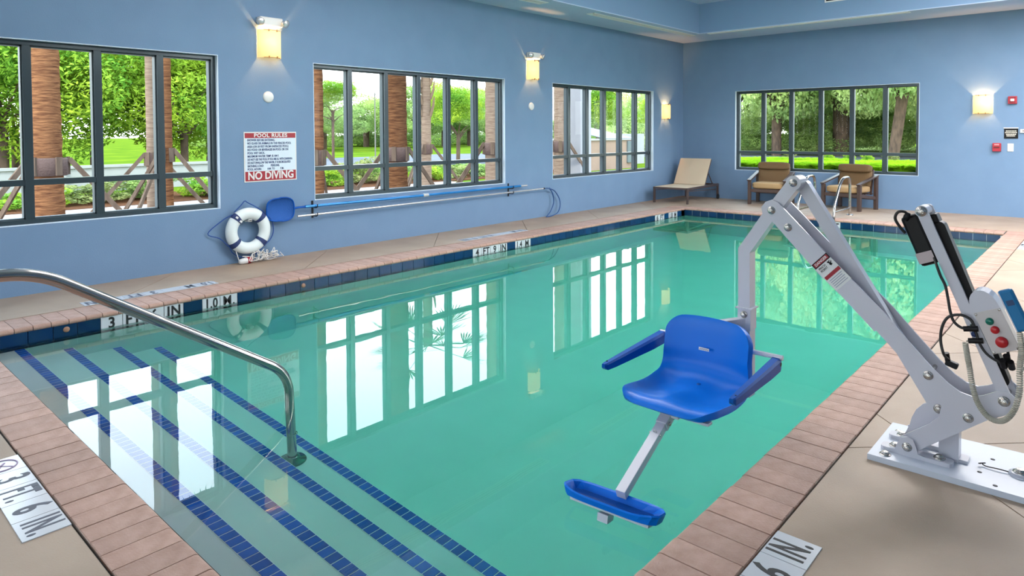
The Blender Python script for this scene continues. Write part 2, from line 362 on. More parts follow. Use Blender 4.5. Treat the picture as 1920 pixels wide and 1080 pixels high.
def window(name, axis, pos, inward, a0, a1, n=6, WZ0=WZ0, WZ1=WZ1):
    """axis 'x': window in plane x=pos running along y. inward=+1 room on the + side"""
    root = empty(name, ((pos, (a0+a1)/2, WZ0) if axis == 'x' else ((a0+a1)/2, pos, WZ0)), kind='structure'); O = root.location.copy()
    def P(a, d, z): return (pos-inward*d, a, z) if axis == 'x' else (a, pos-inward*d, z)
    def bx(name_, mtl, A0, A1, D0, D1, Z0, Z1, par=root, bev=0.0):
        q = MB(); q.bb(P(A0, D0, Z0), P(A1, D1, Z1), bev); return q.build(name_, mtl, par, world=O)
    fr = 0.045
    # perimeter frame, recessed
    q = MB()
    for (A0, A1, Z0, Z1) in ((a0, a1, WZ0, WZ0+fr), (a0, a1, WZ1-fr, WZ1), (a0, a0+fr, WZ0+fr, WZ1-fr), (a1-fr, a1, WZ0+fr, WZ1-fr)):
        q.bb(P(A0, 0.055, Z0), P(A1, 0.165, Z1))
    q.build('window_frame', FRAME, root, world=O)
    q = MB()   # light aluminium glazing stops all round
    for (A0, A1, Z0, Z1) in ((a0+fr, a1-fr, WZ0+fr, WZ0+fr+.012), (a0+fr, a1-fr, WZ1-fr-.012, WZ1-fr), (a0+fr, a0+fr+.014, WZ0+fr, WZ1-fr), (a1-fr-.014, a1-fr, WZ0+fr, WZ1-fr)):
        q.bb(P(A0, 0.085, Z0), P(A1, 0.15, Z1))
    q.build('glazing_stop', FRAMEL, root, world=O)
    step = (a1-a0)/n
    for i in range(1, n):
        c = a0+step*i
        mu = bx('mullion', FRAME, c-.03, c+.03, 0.06, 0.16, WZ0+fr, WZ1-fr)
        for sd_ in (-1, 1): bx('glazing_stop', FRAMEL, c+sd_*.03, c+sd_*.041, 0.085, 0.15, WZ0+fr, WZ1-fr, par=mu)
    bx('transom', FRAME, a0+fr, a1-fr, 0.064, 0.158, WTR-.026, WTR+.026)
    for i in range(n):
        for (Z0, Z1) in ((WZ0+fr, WTR-.026), (WTR+.026, WZ1-fr)):
            A0 = a0+step*i+(.03 if i else fr); A1 = a0+step*(i+1)-(.03 if i < n-1 else fr)
            q = MB(); v = [P(A0, .118, Z0), P(A1, .118, Z0), P(A1, .118, Z1), P(A0, .118, Z1)]; q.add(v, [(0, 1, 2, 3)]); q.build('pane', GLASS, root, world=O)
    # thin liners on the wall returns, daylight put into their pale colour
    q = MB(); t = 0.006
    for (A0, A1, Z0, Z1) in ((a0, a1, WZ0, WZ0+t), (a0, a1, WZ1-t, WZ1), (a0, a0+t, WZ0+t, WZ1-t), (a1-t, a1, WZ0+t, WZ1-t)):
        q.bb(P(A0, -0.003, Z0), P(A1, 0.055, Z1))
    q.build('daylit_reveal', REVEAL, root, world=O)
    return root
for i, (a, c) in enumerate(W_L): window('window_%d' % (i+1), 'x', 0.0, 1, a, c)
window('window_4', 'y', 0.0, -1, *W_B)
window('window_5', 'y', YN, 1, *W_N[0]); window('window_6', 'y', YN, 1, *W_N[1])

window('window_7', 'x', XR, -1, -6.0, -1.2, 6, 0.06, 2.6)  # added unseen glazing that brings sky light onto the far deck
# ------------------------------------------------------------------ deck slabs
floor = empty('floor', (0, 0, 0), kind='structure')
b = MB()
for (a, c) in (((0, YN), (1.15, 0)), ((5.862, YN), (XR, 0)), ((1.15, YB), (5.862, 0)), ((1.15, YN), (5.862, YP))):
    b.bb((a[0], a[1], -0.25), (c[0], c[1], -0.012))
b.build('sub_floor', SEAL, floor, world=(0, 0, 0))
def clip(poly, nx, ny, c):   # keep nx*x+ny*y <= c
    out = []
    for i in range(len(poly)):
        p, q = poly[i], poly[(i+1) % len(poly)]; dp = nx*p[0]+ny*p[1]-c; dq = nx*q[0]+ny*q[1]-c
        if dp <= 0: out.append(p)
        if dp*dq < 0:
            t = dp/(dp-dq); out.append((p[0]+t*(q[0]-p[0]), p[1]+t*(q[1]-p[1])))
    return out
def split(polys, nx, ny, c, g=0.0028):
    out = []
    for p in polys:
        for sgn in (1, -1):
            k = clip(p, nx*sgn, ny*sgn, c*sgn-g*1.414)
            if len(k) >= 3:
                A = abs(sum(k[i][0]*k[(i+1) % len(k)][1]-k[(i+1) % len(k)][0]*k[i][1] for i in range(len(k))))/2
                if A > 0.004: out.append(k)
    return out
regs = {'L': [(0, YN), (0.822, YN), (0.822, 0), (0, 0)], 'B': [(0.822, -1.86), (6.112, -1.86), (6.112, 0), (0.822, 0)],
        'N': [(0.822, YN), (6.112, YN), (6.112, -12.574), (0.822, -12.574)], 'R': [(6.112, YN), (XR, YN), (XR, 0), (6.112, 0)]}
for key, poly in regs.items():
    polys = [poly]
    for k in range(-8, 8):
        polys = split(polys, 1, 1, -3.55+1.75*k)
    if key == 'R':
        for k in range(-8, 10): polys = split(polys, 1, -1, 16.24-1.66*k)
    for p in polys:
        q = MB(); q.prism(p, lambda u, v: (u, v, -0.012), lambda u, v: (u, v, 0.0)); q.build('slab', DECK, floor, world=(0, 0, 0))

# ------------------------------------------------------------------ coping bricks
def coping(name, org, rz, length, wide, over, pitch=0.1122):
    """row along local +x from org; pool side is local -y; brick from y=0 (deck joint) to -(wide)"""
    root = empty(name, org, rz, kind='structure')
    q = MB(); q.bb((0, -wide+over+0.012, -0.045), (length, -0.004, -0.004)); q.build('mortar_bed', MORTAR, root, world=(0, 0, 0))
    prof = [(-0.004, -0.040), (-0.004, -0.003), (-0.007, 0.0)]
    R = 0.022
    for k in range(7):
        a = PI/2*k/6; prof.append((-(wide-R)-R*math.sin(a), -R+R*math.cos(a)))
    for k in range(1, 5):
        a = PI/2*k/4; prof.append((-(wide-R)-R*math.cos(a), -R-R*0.9*math.sin(a)))
    g = 0.0022; n = int(round(length/pitch)); pt = length/n
    q = MB(); q.prism(prof, lambda u, v: (g, u, v), lambda u, v: (pt-g, u, v)); me = q.mesh('brick', BRICK)
    for i in range(n):
        link('brick', me, root, loc=(i*pt, random.uniform(-.0015, .0015), random.uniform(-0.0012, 0.0008)))
    return root
coping('trim_1', (0.830, -12.345, 0), PI/2, 10.21, 0.332, 0.014)     # left: local x=+Y, local -y = +X
coping('trim_2', (6.106, -1.865, 0), -PI/2, 10.70, 0.252, 0.008)     # right
coping('trim_3', (5.85, -12.567, 0), PI, 5.02, -0.222, 0.0) if False else None
def coping_x(name, y_deck, sgn, x0, x1, wide):
    root = empty(name, ((x0 if sgn > 0 else x1), y_deck, 0), 0 if sgn > 0 else PI, kind='structure')
    return root
coping('trim_3', (5.848, -12.567, 0), PI, 5.018, 0.232, 0.012)   # near row, nose toward +y
coping('trim_4', (0.830, -1.865, 0), 0, 5.018, 0.268, 0.012)     # back row, nose toward -y

# ------------------------------------------------------------------ pool basin
ZS = [-0.25, -0.48, -0.72, -0.95]; YS = [-12.06, -11.76, -11.43, -11.13]
b = MB()
zf0, zf1 = -1.19, -1.95
b.add([(XL, YP, -0.045), (XL, YB, -0.045), (XL, YB, zf1), (XL, YP, zf0)], [(0, 1, 2, 3)])
b.add([(XP, YP, -0.045), (XP, YB, -0.045), (XP, YB, zf1), (XP, YP, zf0)], [(0, 1, 2, 3)])
b.add([(XL, YB, -0.045), (XP, YB, -0.045), (XP, YB, zf1), (XL, YB, zf1)], [(0, 1, 2, 3)])
b.add([(XL, YP, -0.045), (XP, YP, -0.045), (XP, YP, zf0), (XL, YP, zf0)], [(0, 1, 2, 3)])
b.add([(XL, YP, zf0), (XP, YP, zf0), (XP, YB, zf1), (XL, YB, zf1)], [(0, 1, 2, 3)])
basin = b.build('pool_basin', PLASTER, kind='structure')
# steps with a line of cobalt nosing tiles
yprev = YP
for i, (z, y) in enumerate(zip(ZS, YS)):
    st = empty('pool_step', (XL, y, z), kind='structure')
    q = MB(); q.bb((XL+.001, yprev, zf0-.05), (XP-.001, y, z), 0); q.build('tread', PLASTER, st, world=(XL, y, z))
    q = MB(); q.bb((XL+.001, y-.066, z), (XP-.001, y+.001, z+.003)); q.build('grout_line', GROUTL, st, world=(XL, y, z))
    me = MB().box((0.0245, -0.033, 0.002), (0.0455, 0.060, 0.008)).mesh('tile', STEPT)
    n = int((XP-XL)/0.0515)
    for k in range(n): link('tile', me, st, loc=(k*0.0515+.004, 0, 0))
    yprev = y
# waterline tile band: thin navy tiles in pale grout
q = MB(); q.bb((XL-.004, YP, -0.19), (XL+.002, YB, -0.03)); q.bb((XL, YB-.002, -0.19), (XP, YB+.004, -0.03)); q.bb((XP-.002, YP, -.19), (XP+.004, YB, -.03)); q.bb((XL, YP-.004, -.19), (XP, YP+.002, -.03))
grout = q.build('grout_band', GROUT, basin, world=(0, 0, 0))
PT = 0.1555
marks = {4: '3', 5: 'FT', 6: '6', 7: 'IN', 9: '1.0', 10: 'M.', 30: '4', 31: 'FT', 32: '9', 33: 'IN', 35: '1.4', 36: 'M', 58: '6', 59: 'FT', 61: '1.8', 62: 'M'}
tl = MB().box((0, 0, 0), (0.006, 0.1515, 0.152), bev=0.0015).mesh('tile', TILE)
tw = MB().box((0, 0, 0), (0.006, 0.1515, 0.152), bev=0.0015).mesh('tile', TILEW)
for k in range(0, 65):
    y = -12.195+PT*k+PT/2
    if y+PT/2 > YB+.02: continue
    t = link('tile', tw if k in marks else tl, basin, loc=(XL+.003, y, -0.106))
    if k in marks:
        me = text_mesh(marks[k], 0.118, BLACK, (0.0036, 0, 0.014), (0, 1, 0), (0, 0, 1), bold=(0.002 if 'M' in marks[k] else 0.0035), xs=(0.72 if len(marks[k]) == 3 else 0.88), spacing=1.1)
        link('lettering', me, t)
t = link('tile', tl, basin, loc=(XL+.003, -12.195-PT/2+.006, -.106))
tl2 = MB().box((0, 0, 0), (0.1515, 0.006, 0.152), bev=0.0015).mesh('tile', TILE)
tw2 = MB().box((0, 0, 0), (0.1515, 0.006, 0.152), bev=0.0015).mesh('tile', TILEW)
for k in range(30):
    x = XL+PT*k+PT/2
    t = link('tile', tw2 if k in (15, 16) else tl2, basin, loc=(x, YB-.003, -0.106))
    if k in (15, 16): link('lettering', text_mesh({15: '6', 16: 'FT'}[k], 0.125, BLACK, (0, -0.0036, 0.002), (1, 0, 0), (0, 0, 1), bold=.004, xs=.85), t)
q = MB(); q.bb((XP-.008, YP, -.182), (XP, YB, -.03)); q.bb((XL, YP, -.182), (XP, YP+.008, -.03)); q.build('tile_strip', TILE, basin, world=(0, 0, 0))
# wall return fittings just above and below the waterline
for (y, z) in ((-11.80, -0.075), (-9.83, -.085)):
    q = MB(); q.lathe([(0.0, 0.010), (0.012, .010), (0.020, 0.006), (0.022, 0)], (XL+.006, y, z), (1, 0, 0), 14); q.build('return_fitting', mat('fitting_tan', (.30, .16, .10), .4), basin, world=(0, 0, 0))
# the water body
q = MB(); q.bb((XL-.012, YP-.012, -2.05), (XP+.012, YB+.012, ZW)); q.build('pool_water', WATER, label='clear turquoise water filling the rectangular indoor pool', cat='water', kind='stuff')

# ------------------------------------------------------------------ depth markers let into the deck
def deck_marker(name, org, right, upv, items, label, pitch=0.155, deep=0.145, bold=0.003):
    r = Vector(right); u = Vector(upv); root = thing(name, org, label, 'depth marker')
    for i, tx in enumerate(items):
        c = r*(pitch*(i+.5))+u*(deep/2)
        M3 = Matrix((r, u, Vector((0, 0, 1)))).transposed()
        q = MB(); q.box((c.x, c.y, 0.0012), (pitch-.003, deep, 0.0045), M3); t = q.build('tile', TILEW, root, world=(0, 0, 0))
        if tx == 'ND':
            q = MB(); n3 = (0, 0, 1); q.torus((c.x, c.y, .0042), .055, .003, n3, 32, 6)
            d = (r+u).normalized()*.055; q.beam((c.x-d.x, c.y-d.y, .0042), (c.x+d.x, c.y+d.y, .0042), .005, .002)
            d2 = (r*0.8-u*.5).normalized()*.03; q.beam((c.x-d2.x, c.y-d2.y, .0042), (c.x+d2.x, c.y+d2.y, .0042), .008, .002)
            q.build('no_diving_symbol', mat('faded_purple', (.30, .22, .34), .5), t, world=(0, 0, 0))
        elif tx:
            link('lettering', text_mesh(tx, 0.165, BLACKG if org[0] < 4 else BLACK, (c.x, c.y, .0038), r, u, bold=.004, xs=(0.46 if len(tx) == 3 else 0.62), spacing=(1.22 if tx[0] == 'I' else 1.08)), t)
    return root
deck_marker('depth_marker', (3.462, -12.717, 0), (1, 0, 0), (0, 1, 0), ['ND', '3', 'FT.', '6', 'IN.'], 'white tile strip reading 3 FT. 6 IN. set in the near deck beside the steps')
deck_marker('depth_marker', (6.257, -11.725, 0), (0, 1, 0), (-1, 0, 0), ['ND', '3', 'FT.', '6', 'IN.'], 'white tile strip ending 6 IN. on the right deck in front of the lift')
deck_marker('depth_marker', (0.675, -10.50, 0), (0, -1, 0), (1, 0, 0), ['1.0', 'M', '', '3', 'FT', '6', 'IN'], 'white depth strip with 1.0 M and 3 FT 6 IN on the left deck')
deck_marker('depth_marker', (0.675, -6.10, 0), (0, -1, 0), (1, 0, 0), ['1.4', 'M', '', '', '4', 'FT', '9', 'IN'], 'white depth strip with 4 FT 9 IN on the left deck')
deck_marker('depth_marker', (6.262, -3.55, 0), (0, 1, 0), (-1, 0, 0), ['ND', '6', 'FT', '', '1.8', 'M'], 'white tile strip on the far right deck at the frame edge')

# ================================================================== WALL FITTINGS
def sconce(loc, nrm, label):
    """loc: wall point at the centre of the shade; nrm: wall normal"""
    n = Vector(nrm); r = Vector((0, 0, 1)).cross(n); L = Vector(loc)
    root = thing('wall_sconce', loc, label, 'wall lamp', 'warm glowing wall sconces')
    hw, h, dp = 0.135, 0.15, 0.10
    q = MB(); q.box(n*0.008, (0.17, 0.016, 0.20), Matrix((r, n, Vector((0, 0, 1)))).transposed(), 0.003); q.build('back_plate', BRASS, root, world=(0, 0, 0))
    vs = []; k = 16
    for z in (-h, h):
        for rad in (1.0, 0.955):
            for i in range(k+1):
                a = PI*i/k; vs.append(r*(-math.cos(a)*hw*rad)+n*(0.004+math.sin(a)*dp*rad)+Vector((0, 0, z)))
    K = k+1; fs = []
    for i in range(k):
        fs += [(i, i+1, 2*K+i+1, 2*K+i), (K+i+1, K+i, 3*K+i, 3*K+i+1), (i+1, i, K+i, K+i+1), (2*K+i, 2*K+i+1, 3*K+i+1, 3*K+i)]
    q = MB(); q.add(vs, fs, True); q.build('glass_shade', SHADE, root, world=(0, 0, 0))
    for zz in (-h, h):
        for sgn in (-0.35, 0.35):
            p = r*(hw*sgn)+n*(dp*0.97)+Vector((0, 0, zz*0.93)); q = MB(); q.cyl(p, p+n*0.012, 0.006, 10)
            q.beam(p+n*.004, p+n*.004+Vector((0, 0, .022 if zz > 0 else -.022)), .007, .004, tuple(n)); q.build('clip', BRASS, root, world=(0, 0, 0))
        vs = []
        for i in range(13):
            a = PI*(0.25+0.5*i/12); vs.append(r*(-math.cos(a)*hw*1.01)+n*(0.004+math.sin(a)*dp*1.02)+Vector((0, 0, zz)))
        q = MB(); q.tube(vs, 0.003, 6); q.build('retaining_bar', BRASS, root, world=(0, 0, 0))
    q = MB(); q.cyl(n*.05-Vector((0, 0, .06)), n*.05-Vector((0, 0, .01)), .014, 12); q.build('lamp_holder', WHITE, root, world=(0, 0, 0))
    ld = bpy.data.lights.new('bulb_light', 'POINT'); ld.energy = 30; ld.color = (1, .52, .20); ld.shadow_soft_size = .02
    lo = bpy.data.objects.new('bulb_light', ld); COL.objects.link(lo); lo.location = n*.05+Vector((0, 0, 0.02)); lo.parent = root
    return root
sconce((0, -9.533, 2.365), (1, 0, 0), 'warm glowing wall sconce above the pool rules sign')
sconce((0, -5.043, 2.375), (1, 0, 0), 'warm glowing wall sconce between the second and third windows')
sconce((0, -0.78, 1.80), (1, 0, 0), 'small warm wall sconce beside the far left corner')
sconce((5.332, 0, 1.805), (0, -1, 0), 'warm glowing wall sconce on the far wall beside the red alarm')
for i, y in enumerate((-9.533, -5.043)):
    root = thing('emergency_light', (0, y, 2.575), ['white emergency light with two clear heads above the nearest wall sconce', 'white emergency light with clear heads above the middle wall sconce'][i], 'emergency light', 'emergency lights over the sconces')
    q = MB(); q.box((.04, 0, .03), (.08, .27, .10), bev=.012); q.build('housing', WHITE, root, world=(0, 0, 0))
    for s_ in (-1, 1):
        q = MB(); q.lathe([(0, 0), (.02, 0), (.034, .02), (.042, .045), (.040, .055), (0, .060)], (.075, s_*.135, .035), (0.85, s_*0.35, -0.35), 18); hd = q.build('lamp_head', CLEARP, root, world=(0, 0, 0))
        q = MB(); q.torus(Vector((.075, s_*.135, .035))+Vector((0.85, s_*0.35, -0.35)).normalized()*.05, .041, .004, (0.85, s_*0.35, -0.35), 20, 6); q.build('bezel', CHROME, hd, world=(0, 0, 0))
for i, (y, z) in enumerate(((-9.546, 1.787), (-5.062, 1.80))):
    q = MB(); q.lathe([(0, .018), (.045, .018), (.055, .014), (.062, .006), (.063, 0)], (0, y, z), (1, 0, 0), 28)
    root = thing('round_wall_cover', (0, y, z), ['round white wall cover above the pool rules sign', 'round white wall cover below the middle sconce'][i], 'wall cover', 'round white wall covers')
    q.build('cover', WHITE, root, world=(0, y, z)); q = MB(); q.torus((.016, y, z), .042, .002, (1, 0, 0), 28, 6); q.build('rim', VENTM, root, world=(0, y, z))

# pool rules sign
sg = thing('pool_rules_sign', (0, -9.527, 0.857), 'white pool rules sign with dark red bands reading NO DIVING', 'sign'); O = (0, -9.527, .857)
q = MB(); q.bb((0.001, -9.838, .857), (.006, -9.216, 1.402), .002); q.build('sign_board', WHITE, sg, world=O)
q = MB(); q.bb((.005, -9.823, .872), (.0072, -9.231, 1.387)); q.build('sign_face', SIGNW, sg, world=O)
q = MB(); q.bb((.006, -9.826, 1.335), (.0085, -9.228, 1.390)); q.build('red_band', SIGNR, sg, world=O); q = MB(); q.bb((.006, -9.826, .869), (.0085, -9.228, .972)); q.build('red_band', SIGNR, sg, world=O)
def sign_text(t, size, z, m_, y=None, al='CENTER', bold=0.0, xs=1.0, sp=1.0, x=.009):
    link('lettering', text_mesh(t, size, m_, (x, -9.527 if y is None else y, z), (0, 1, 0), (0, 0, 1), al, bold, xs, sp, off=O), sg)
sign_text('POOL RULES', .056, 1.3625, WHITE, bold=.0015, xs=1.15, sp=1.1)
sign_text('NO DIVING', .118, .921, WHITE, bold=.003, xs=.88)
rows = ['SHOWER BEFORE ENTERING.', 'NO GLASS OR ANIMALS IN THE FENCED POOL', 'AREA (OR 50 FEET FROM UNFENCED POOL)', 'NO FOOD OR BEVERAGES IN POOL OR ON', 'POOL WET DECK.',
        'MAXIMUM WATER TEMP. IS 104 F.', 'DO NOT USE THE POOL IF YOU ARE ILL WITH DIARRHEA', 'DO NOT SWALLOW THE WATER, IT IS RECIRCULATED', 'BATHING LOAD:            PERSONS.', 'POOL HOURS:          A.M. TO          P.M.']
for i, rw in enumerate(rows): sign_text(rw, .034, 1.312-.0352*i, SIGNB, y=-9.80, al='LEFT', bold=.0006, xs=.60 if len(rw) > 42 else .72)

# back wall devices
al = thing('fire_alarm_strobe', (5.72, 0, 1.862), 'red fire alarm strobe at the top right of the far wall', 'fire alarm'); O = (5.72, 0, 1.862)
q = MB(); q.bb((5.662, -.045, 1.802), (5.778, -.001, 1.922), .006); q.build('housing', REDP, al, world=O)
q = MB(); q.box((5.72, -.055, 1.862), (.05, .03, .04), bev=.008); q.build('strobe_lens', mat('strobe_lens', (.75, .7, .7), .15), al, world=O)
for dz in (-.04, -.03, .03, .04): 
    q = MB(); q.bb((5.68, -.047, 1.862+dz-.002), (5.76, -.044, 1.862+dz+.002)); q.build('grille_slot', BLK, al, world=O)
pn = thing('black_notice', (5.708, 0, 1.25), 'small black notice with pale writing on the far wall', 'sign'); O = (5.708, 0, 1.25)
q = MB(); q.bb((5.618, -.008, 1.25), (5.798, -.001, 1.41), .002); q.build('board', BLK, pn, world=O)
q = MB()
for r_, (a, c, z) in enumerate(((5.64, 5.775, 1.372), (5.63, 5.785, 1.345), (5.643, 5.772, 1.318), (5.65, 5.76, 1.293))):
    x = a
    while x < c:
        wv = random.uniform(.008, .02); q.bb((x, -.0095, z-.008), (min(x+wv, c), -.0075, z+.008)); x += wv+.004
q.build('writing', mat('pale_print', (.62, .6, .52), .5), pn, world=O)
q = MB(); q.bb((5.61, -.012, 1.413), (5.80, -.001, 1.427)); q.build('top_edge', WHITE, pn, world=O)
ps = thing('fire_pull_station', (5.528, 0, 1.045), 'red pull station below the black notice', 'fire alarm'); O = (5.528, 0, 1.045)
q = MB(); q.bb((5.472, -.05, 1.045), (5.584, -.001, 1.178), .006); q.build('housing', REDP, ps, world=O)
q = MB(); q.bb((5.49, -.058, 1.10), (5.566, -.045, 1.122), .002); q.build('pull_handle', mat('handle_dark', (.12, .01, .015), .4), ps, world=O)
q = MB(); q.bb((5.495, -.052, 1.145), (5.56, -.049, 1.16)); q.build('pale_strip', mat('pink_strip', (.6, .35, .36), .4), ps, world=O)
sw = thing('wall_switch', (5.702, 0, 1.045), 'plain white wall plate right of the red pull station', 'switch'); O = (5.702, 0, 1.045)
q = MB(); q.bb((5.664, -.008, 1.045), (5.742, -.001, 1.172), .003); q.build('plate', WHITE, sw, world=O)
q = MB(); q.bb((5.69, -.013, 1.08), (5.716, -.007, 1.137), .002); q.build('rocker', VENTM, sw, world=O)
th = thing('thermostat', (5.88, 0, 1.34), 'white box at the right frame edge beside the black notice', 'thermostat'); O = (5.88, 0, 1.34)
q = MB(); q.bb((5.822, -.03, 1.34), (5.94, -.001, 1.40), .006); q.build('case', WHITE, th, world=O)
q = MB(); q.bb((5.85, -.033, 1.36), (5.91, -.029, 1.385)); q.build('display', VENTD, th, world=O)

# linear ceiling diffusers and a return grille
def slot(x0, y0, x1, y1, label):
    root = thing('ceiling_vent', ((x0+x1)/2, (y0+y1)/2, ZC), label, 'vent', 'linear ceiling vents'); O = root.location.copy(); b_ = .018
    q = MB()
    for (a, c) in (((x0, y0), (x1, y0+b_)), ((x0, y1-b_), (x1, y1)), ((x0, y0), (x0+b_, y1)), ((x1-b_, y0), (x1, y1))): q.bb((a[0], a[1], ZC-.008), (c[0], c[1], ZC+.001))
    q.build('frame', VENTM, root, world=O); q = MB(); q.bb((x0+b_, y0+b_, ZC-.001), (x1-b_, y1-b_, ZC+.001)); q.build('throat', VENTD, root, world=O)
    for k in range(1, 4):
        if y1-y0 > x1-x0: x = x0+(x1-x0)*k/4; q = MB(); q.bb((x-.008, y0+b_, ZC-.007), (x+.008, y1-b_, ZC-.001))
        else: y = y0+(y1-y0)*k/4; q = MB(); q.bb((x0+b_, y-.008, ZC-.007), (x1-b_, y+.008, ZC-.001))
        q.build('slat', VENTM, root, world=O)
slot(0.60, -4.41, 0.76, -.92, 'long white linear vent in the left ceiling strip nearest the corner')
slot(0.58, -9.1, 0.76, -5.55, 'white linear vent cut by the top frame edge over the left wall')
slot(1.04, -1.03, 4.47, -.90, 'long white linear vent along the far ceiling edge')
gr = thing('return_grille', (3.75, -1.065, 3.595), 'dark return grille with white frame high in the ceiling tray', 'vent'); O = (3.75, -1.065, 3.595)
q = MB(); 
for (a, c) in (((3.21, 3.58), (4.3, 3.60)), ((3.21, 3.80), (4.3, 3.82)), ((3.21, 3.60), (3.23, 3.80)), ((4.28, 3.60), (4.3, 3.80))): q.bb((a[0], -1.085, a[1]), (c[0], -1.066, c[1]))
q.build('frame', VENTM, gr, world=O); q = MB(); q.bb((3.23, -1.07, 3.60), (4.28, -1.066, 3.80)); q.build('core', BLK, gr, world=O)
for k in range(5):
    q = MB(); q.bb((3.23, -1.082, 3.625+.035*k), (4.28, -1.07, 3.631+.035*k)); q.build('louvre', VENTD, gr, world=O)

# ------------------------------------------------------------------ life ring
lr = thing('life_ring', (0.07, -9.837, 0.104), 'white life ring with navy bands and blue rope hung on the wall', 'life ring'); O = Vector((0.07, -9.837, 0.104)); C0 = Vector((.075, -9.837, .345))
NR = (1, 0, 0); uu, vv, dd = basis(NR)
def rp(a, R, dx=0): return C0+Vector((dx, math.sin(a)*R, math.cos(a)*R))   # a clockwise from the top seen by the viewer (+y right)
def ring_arc(a0, a1, R, r, n, m_=14):
    vs = []
    for i in range(n+1):
        a = a0+(a1-a0)*i/n
        for j in range(m_):
            t = 2*PI*j/m_; vs.append(rp(a, R+r*math.cos(t), r*.85*math.sin(t)))
    return vs, [(i*m_+j, (i+1)*m_+j, (i+1)*m_+(j+1) % m_, i*m_+(j+1) % m_) for i in range(n) for j in range(m_)]
q = MB(); q.add(*ring_arc(0, 2*PI, .186, .062, 64), True); q.build('ring', RINGW, lr, world=O)
for a in (-.75, .78, 2.3, -2.22):
    q = MB(); q.add(*ring_arc(a-.125, a+.125, .186, .065, 6), True); bd = q.build('band', NAVY, lr, world=O)
    if a == -.75:
        for rr_ in (.155, .185, .217):
            if rr_ == .185: continue
            q = MB(); p = rp(a, rr_, .0555); q.box(p, (.006, .026, .02), Matrix.Rotation(-.75, 3, 'X')); q.build('white_mark', WHITE, bd, world=O)
rope = [rp(-.75, .255, .0), rp(-1.1, .30, -.02), rp(-1.55, .41, -.05), rp(-1.75, .30, -.03), rp(-2.1, .262, 0), rp(-2.22, .256, 0), rp(-2.5, .275, -.02), rp(-2.9, .285, -.02), rp(-3.4, .272, 0), rp(-3.98, .256, 0),
        rp(-4.3, .285, -.01), rp(-4.6, .30, -.02), rp(-5.0, .285, -.01), rp(-5.5, .256, 0), rp(-5.9, .262, 0), rp(-6.26, .30, -.02), rp(-6.36, .32, -.02), rp(-6.55, .285, -.01), rp(-6.9, .26, 0)]
q = MB(); q.tube(catmull(rope, 5), .0055, 6); q.build('grab_rope', ROPEB, lr, world=O)
br = thing('ring_bracket', (0, -9.82, .455), 'white wall bracket holding up the life ring', 'bracket'); q = MB(); q.bb((.001, -9.845, .435), (.02, -9.79, .50), .003); q.bb((.001, -9.84, .44), (.09, -9.80, .465), .006); q.build('hook', WHITE, br, world=(0, -9.82, .455))
q = MB(); q.bb((.08, -9.84, .44), (.09, -9.80, .49), .003); q.build('lip', WHITE, br, world=(0, -9.82, .455))
# throw rope and float heaped on the deck
fl = thing('rope_float', (.10, -9.84, 0), 'white and red rope float lying on the deck under the life ring', 'float'); O = Vector((.10, -9.84, 0))
prof = [(0, -.075), (.014, -.074), (.026, -.06), (.032, -.035), (.033, 0)]
q = MB(); q.lathe([(r_, h-.015) for r_, h in prof]+[(.033, .0)], (.11, -9.875, .034), (0, 1, .05), 18); q.build('white_half', WHITE, fl, world=O)
q = MB(); q.lathe([(.034, 0), (.034, .03), (.028, .05), (.012, .062), (0, .063)], (.11, -9.875, .034), (0, 1, .05), 18); q.build('red_half', REDP, fl, world=O)
rnd = random.Random(3); pts = [(.07, -9.99, .20), (.09, -9.97, .10), (.10, -9.945, .03)]
for i in range(74):
    t = i/73; pts.append((.045+rnd.random()*.13, -9.86+.40*t**.8*rnd.uniform(.75, 1.08)-(.03 if i % 2 else 0)+rnd.uniform(-.05, .05), .010+rnd.random()*max(.02, .15*(1-abs(t-.4)))))
pts = [(p[0], min(p[1], -9.46), p[2]) for p in pts]
q = MB(); q.tube(catmull(pts, 5), .0045, 6); q.build('throw_rope', ROPEW, origin=(.1, -9.7, 0), label='tangled white throw rope heaped below the life ring', cat='rope')

# ------------------------------------------------------------------ leaf skimmer, poles, hose
sk = thing('pool_skimmer', (.08, -9.2, .54), 'blue leaf skimmer net on a long blue pole hung along the left wall', 'pool skimmer'); O = Vector((.08, -9.2, .54))
n = 40; loop = []
for i in range(n):
    a = 2*PI*i/n; cx_, cz_ = math.cos(a), math.sin(a); e = 3.2
    r_ = (abs(cx_/.165)**e+abs(cz_/.132)**e)**(-1/e); loop.append(Vector((.075, -9.46+cx_*r_*(1 if cx_ > 0 else 1.0), .538+cz_*r_*(1.0 if cx_ > 0 else .95))))
q = MB(); q.tube(loop, .008, 8, closed=True); q.build('net_rim', BLUED, sk, world=O)
c = Vector((.04, -9.46, .53)); vs = []; fs = []; rings = 6
for k in range(rings):
    s_ = 1-k/(rings); 
    for p in loop: vs.append(Vector((.075-.045*math.sin((1-s_)*PI/2), c.y+(p.y-c.y)*s_**.7, c.z+(p.z-c.z)*s_**.7)))
vs.append(Vector((.028, c.y, c.z)))
for k in range(rings-1): fs += [(k*n+i, k*n+(i+1) % n, (k+1)*n+(i+1) % n, (k+1)*n+i) for i in range(n)]
fs += [((rings-1)*n+i, (rings-1)*n+(i+1) % n, len(vs)-1) for i in range(n)]
q = MB(); q.add(vs, fs, True); q.build('net_bag', NETM, sk, world=O)
q = MB(); q.tube([(.075, -9.30, .538), (.075, -9.24, .543), (.08, -9.15, .545)], [.014, .012, .013], 10); q.build('net_handle', BLUED, sk, world=O)
q = MB(); q.cyl((.08, -9.16, .545), (.08, -5.42, .55), .017, 14); q.build('pole', POLEB, sk, world=O)
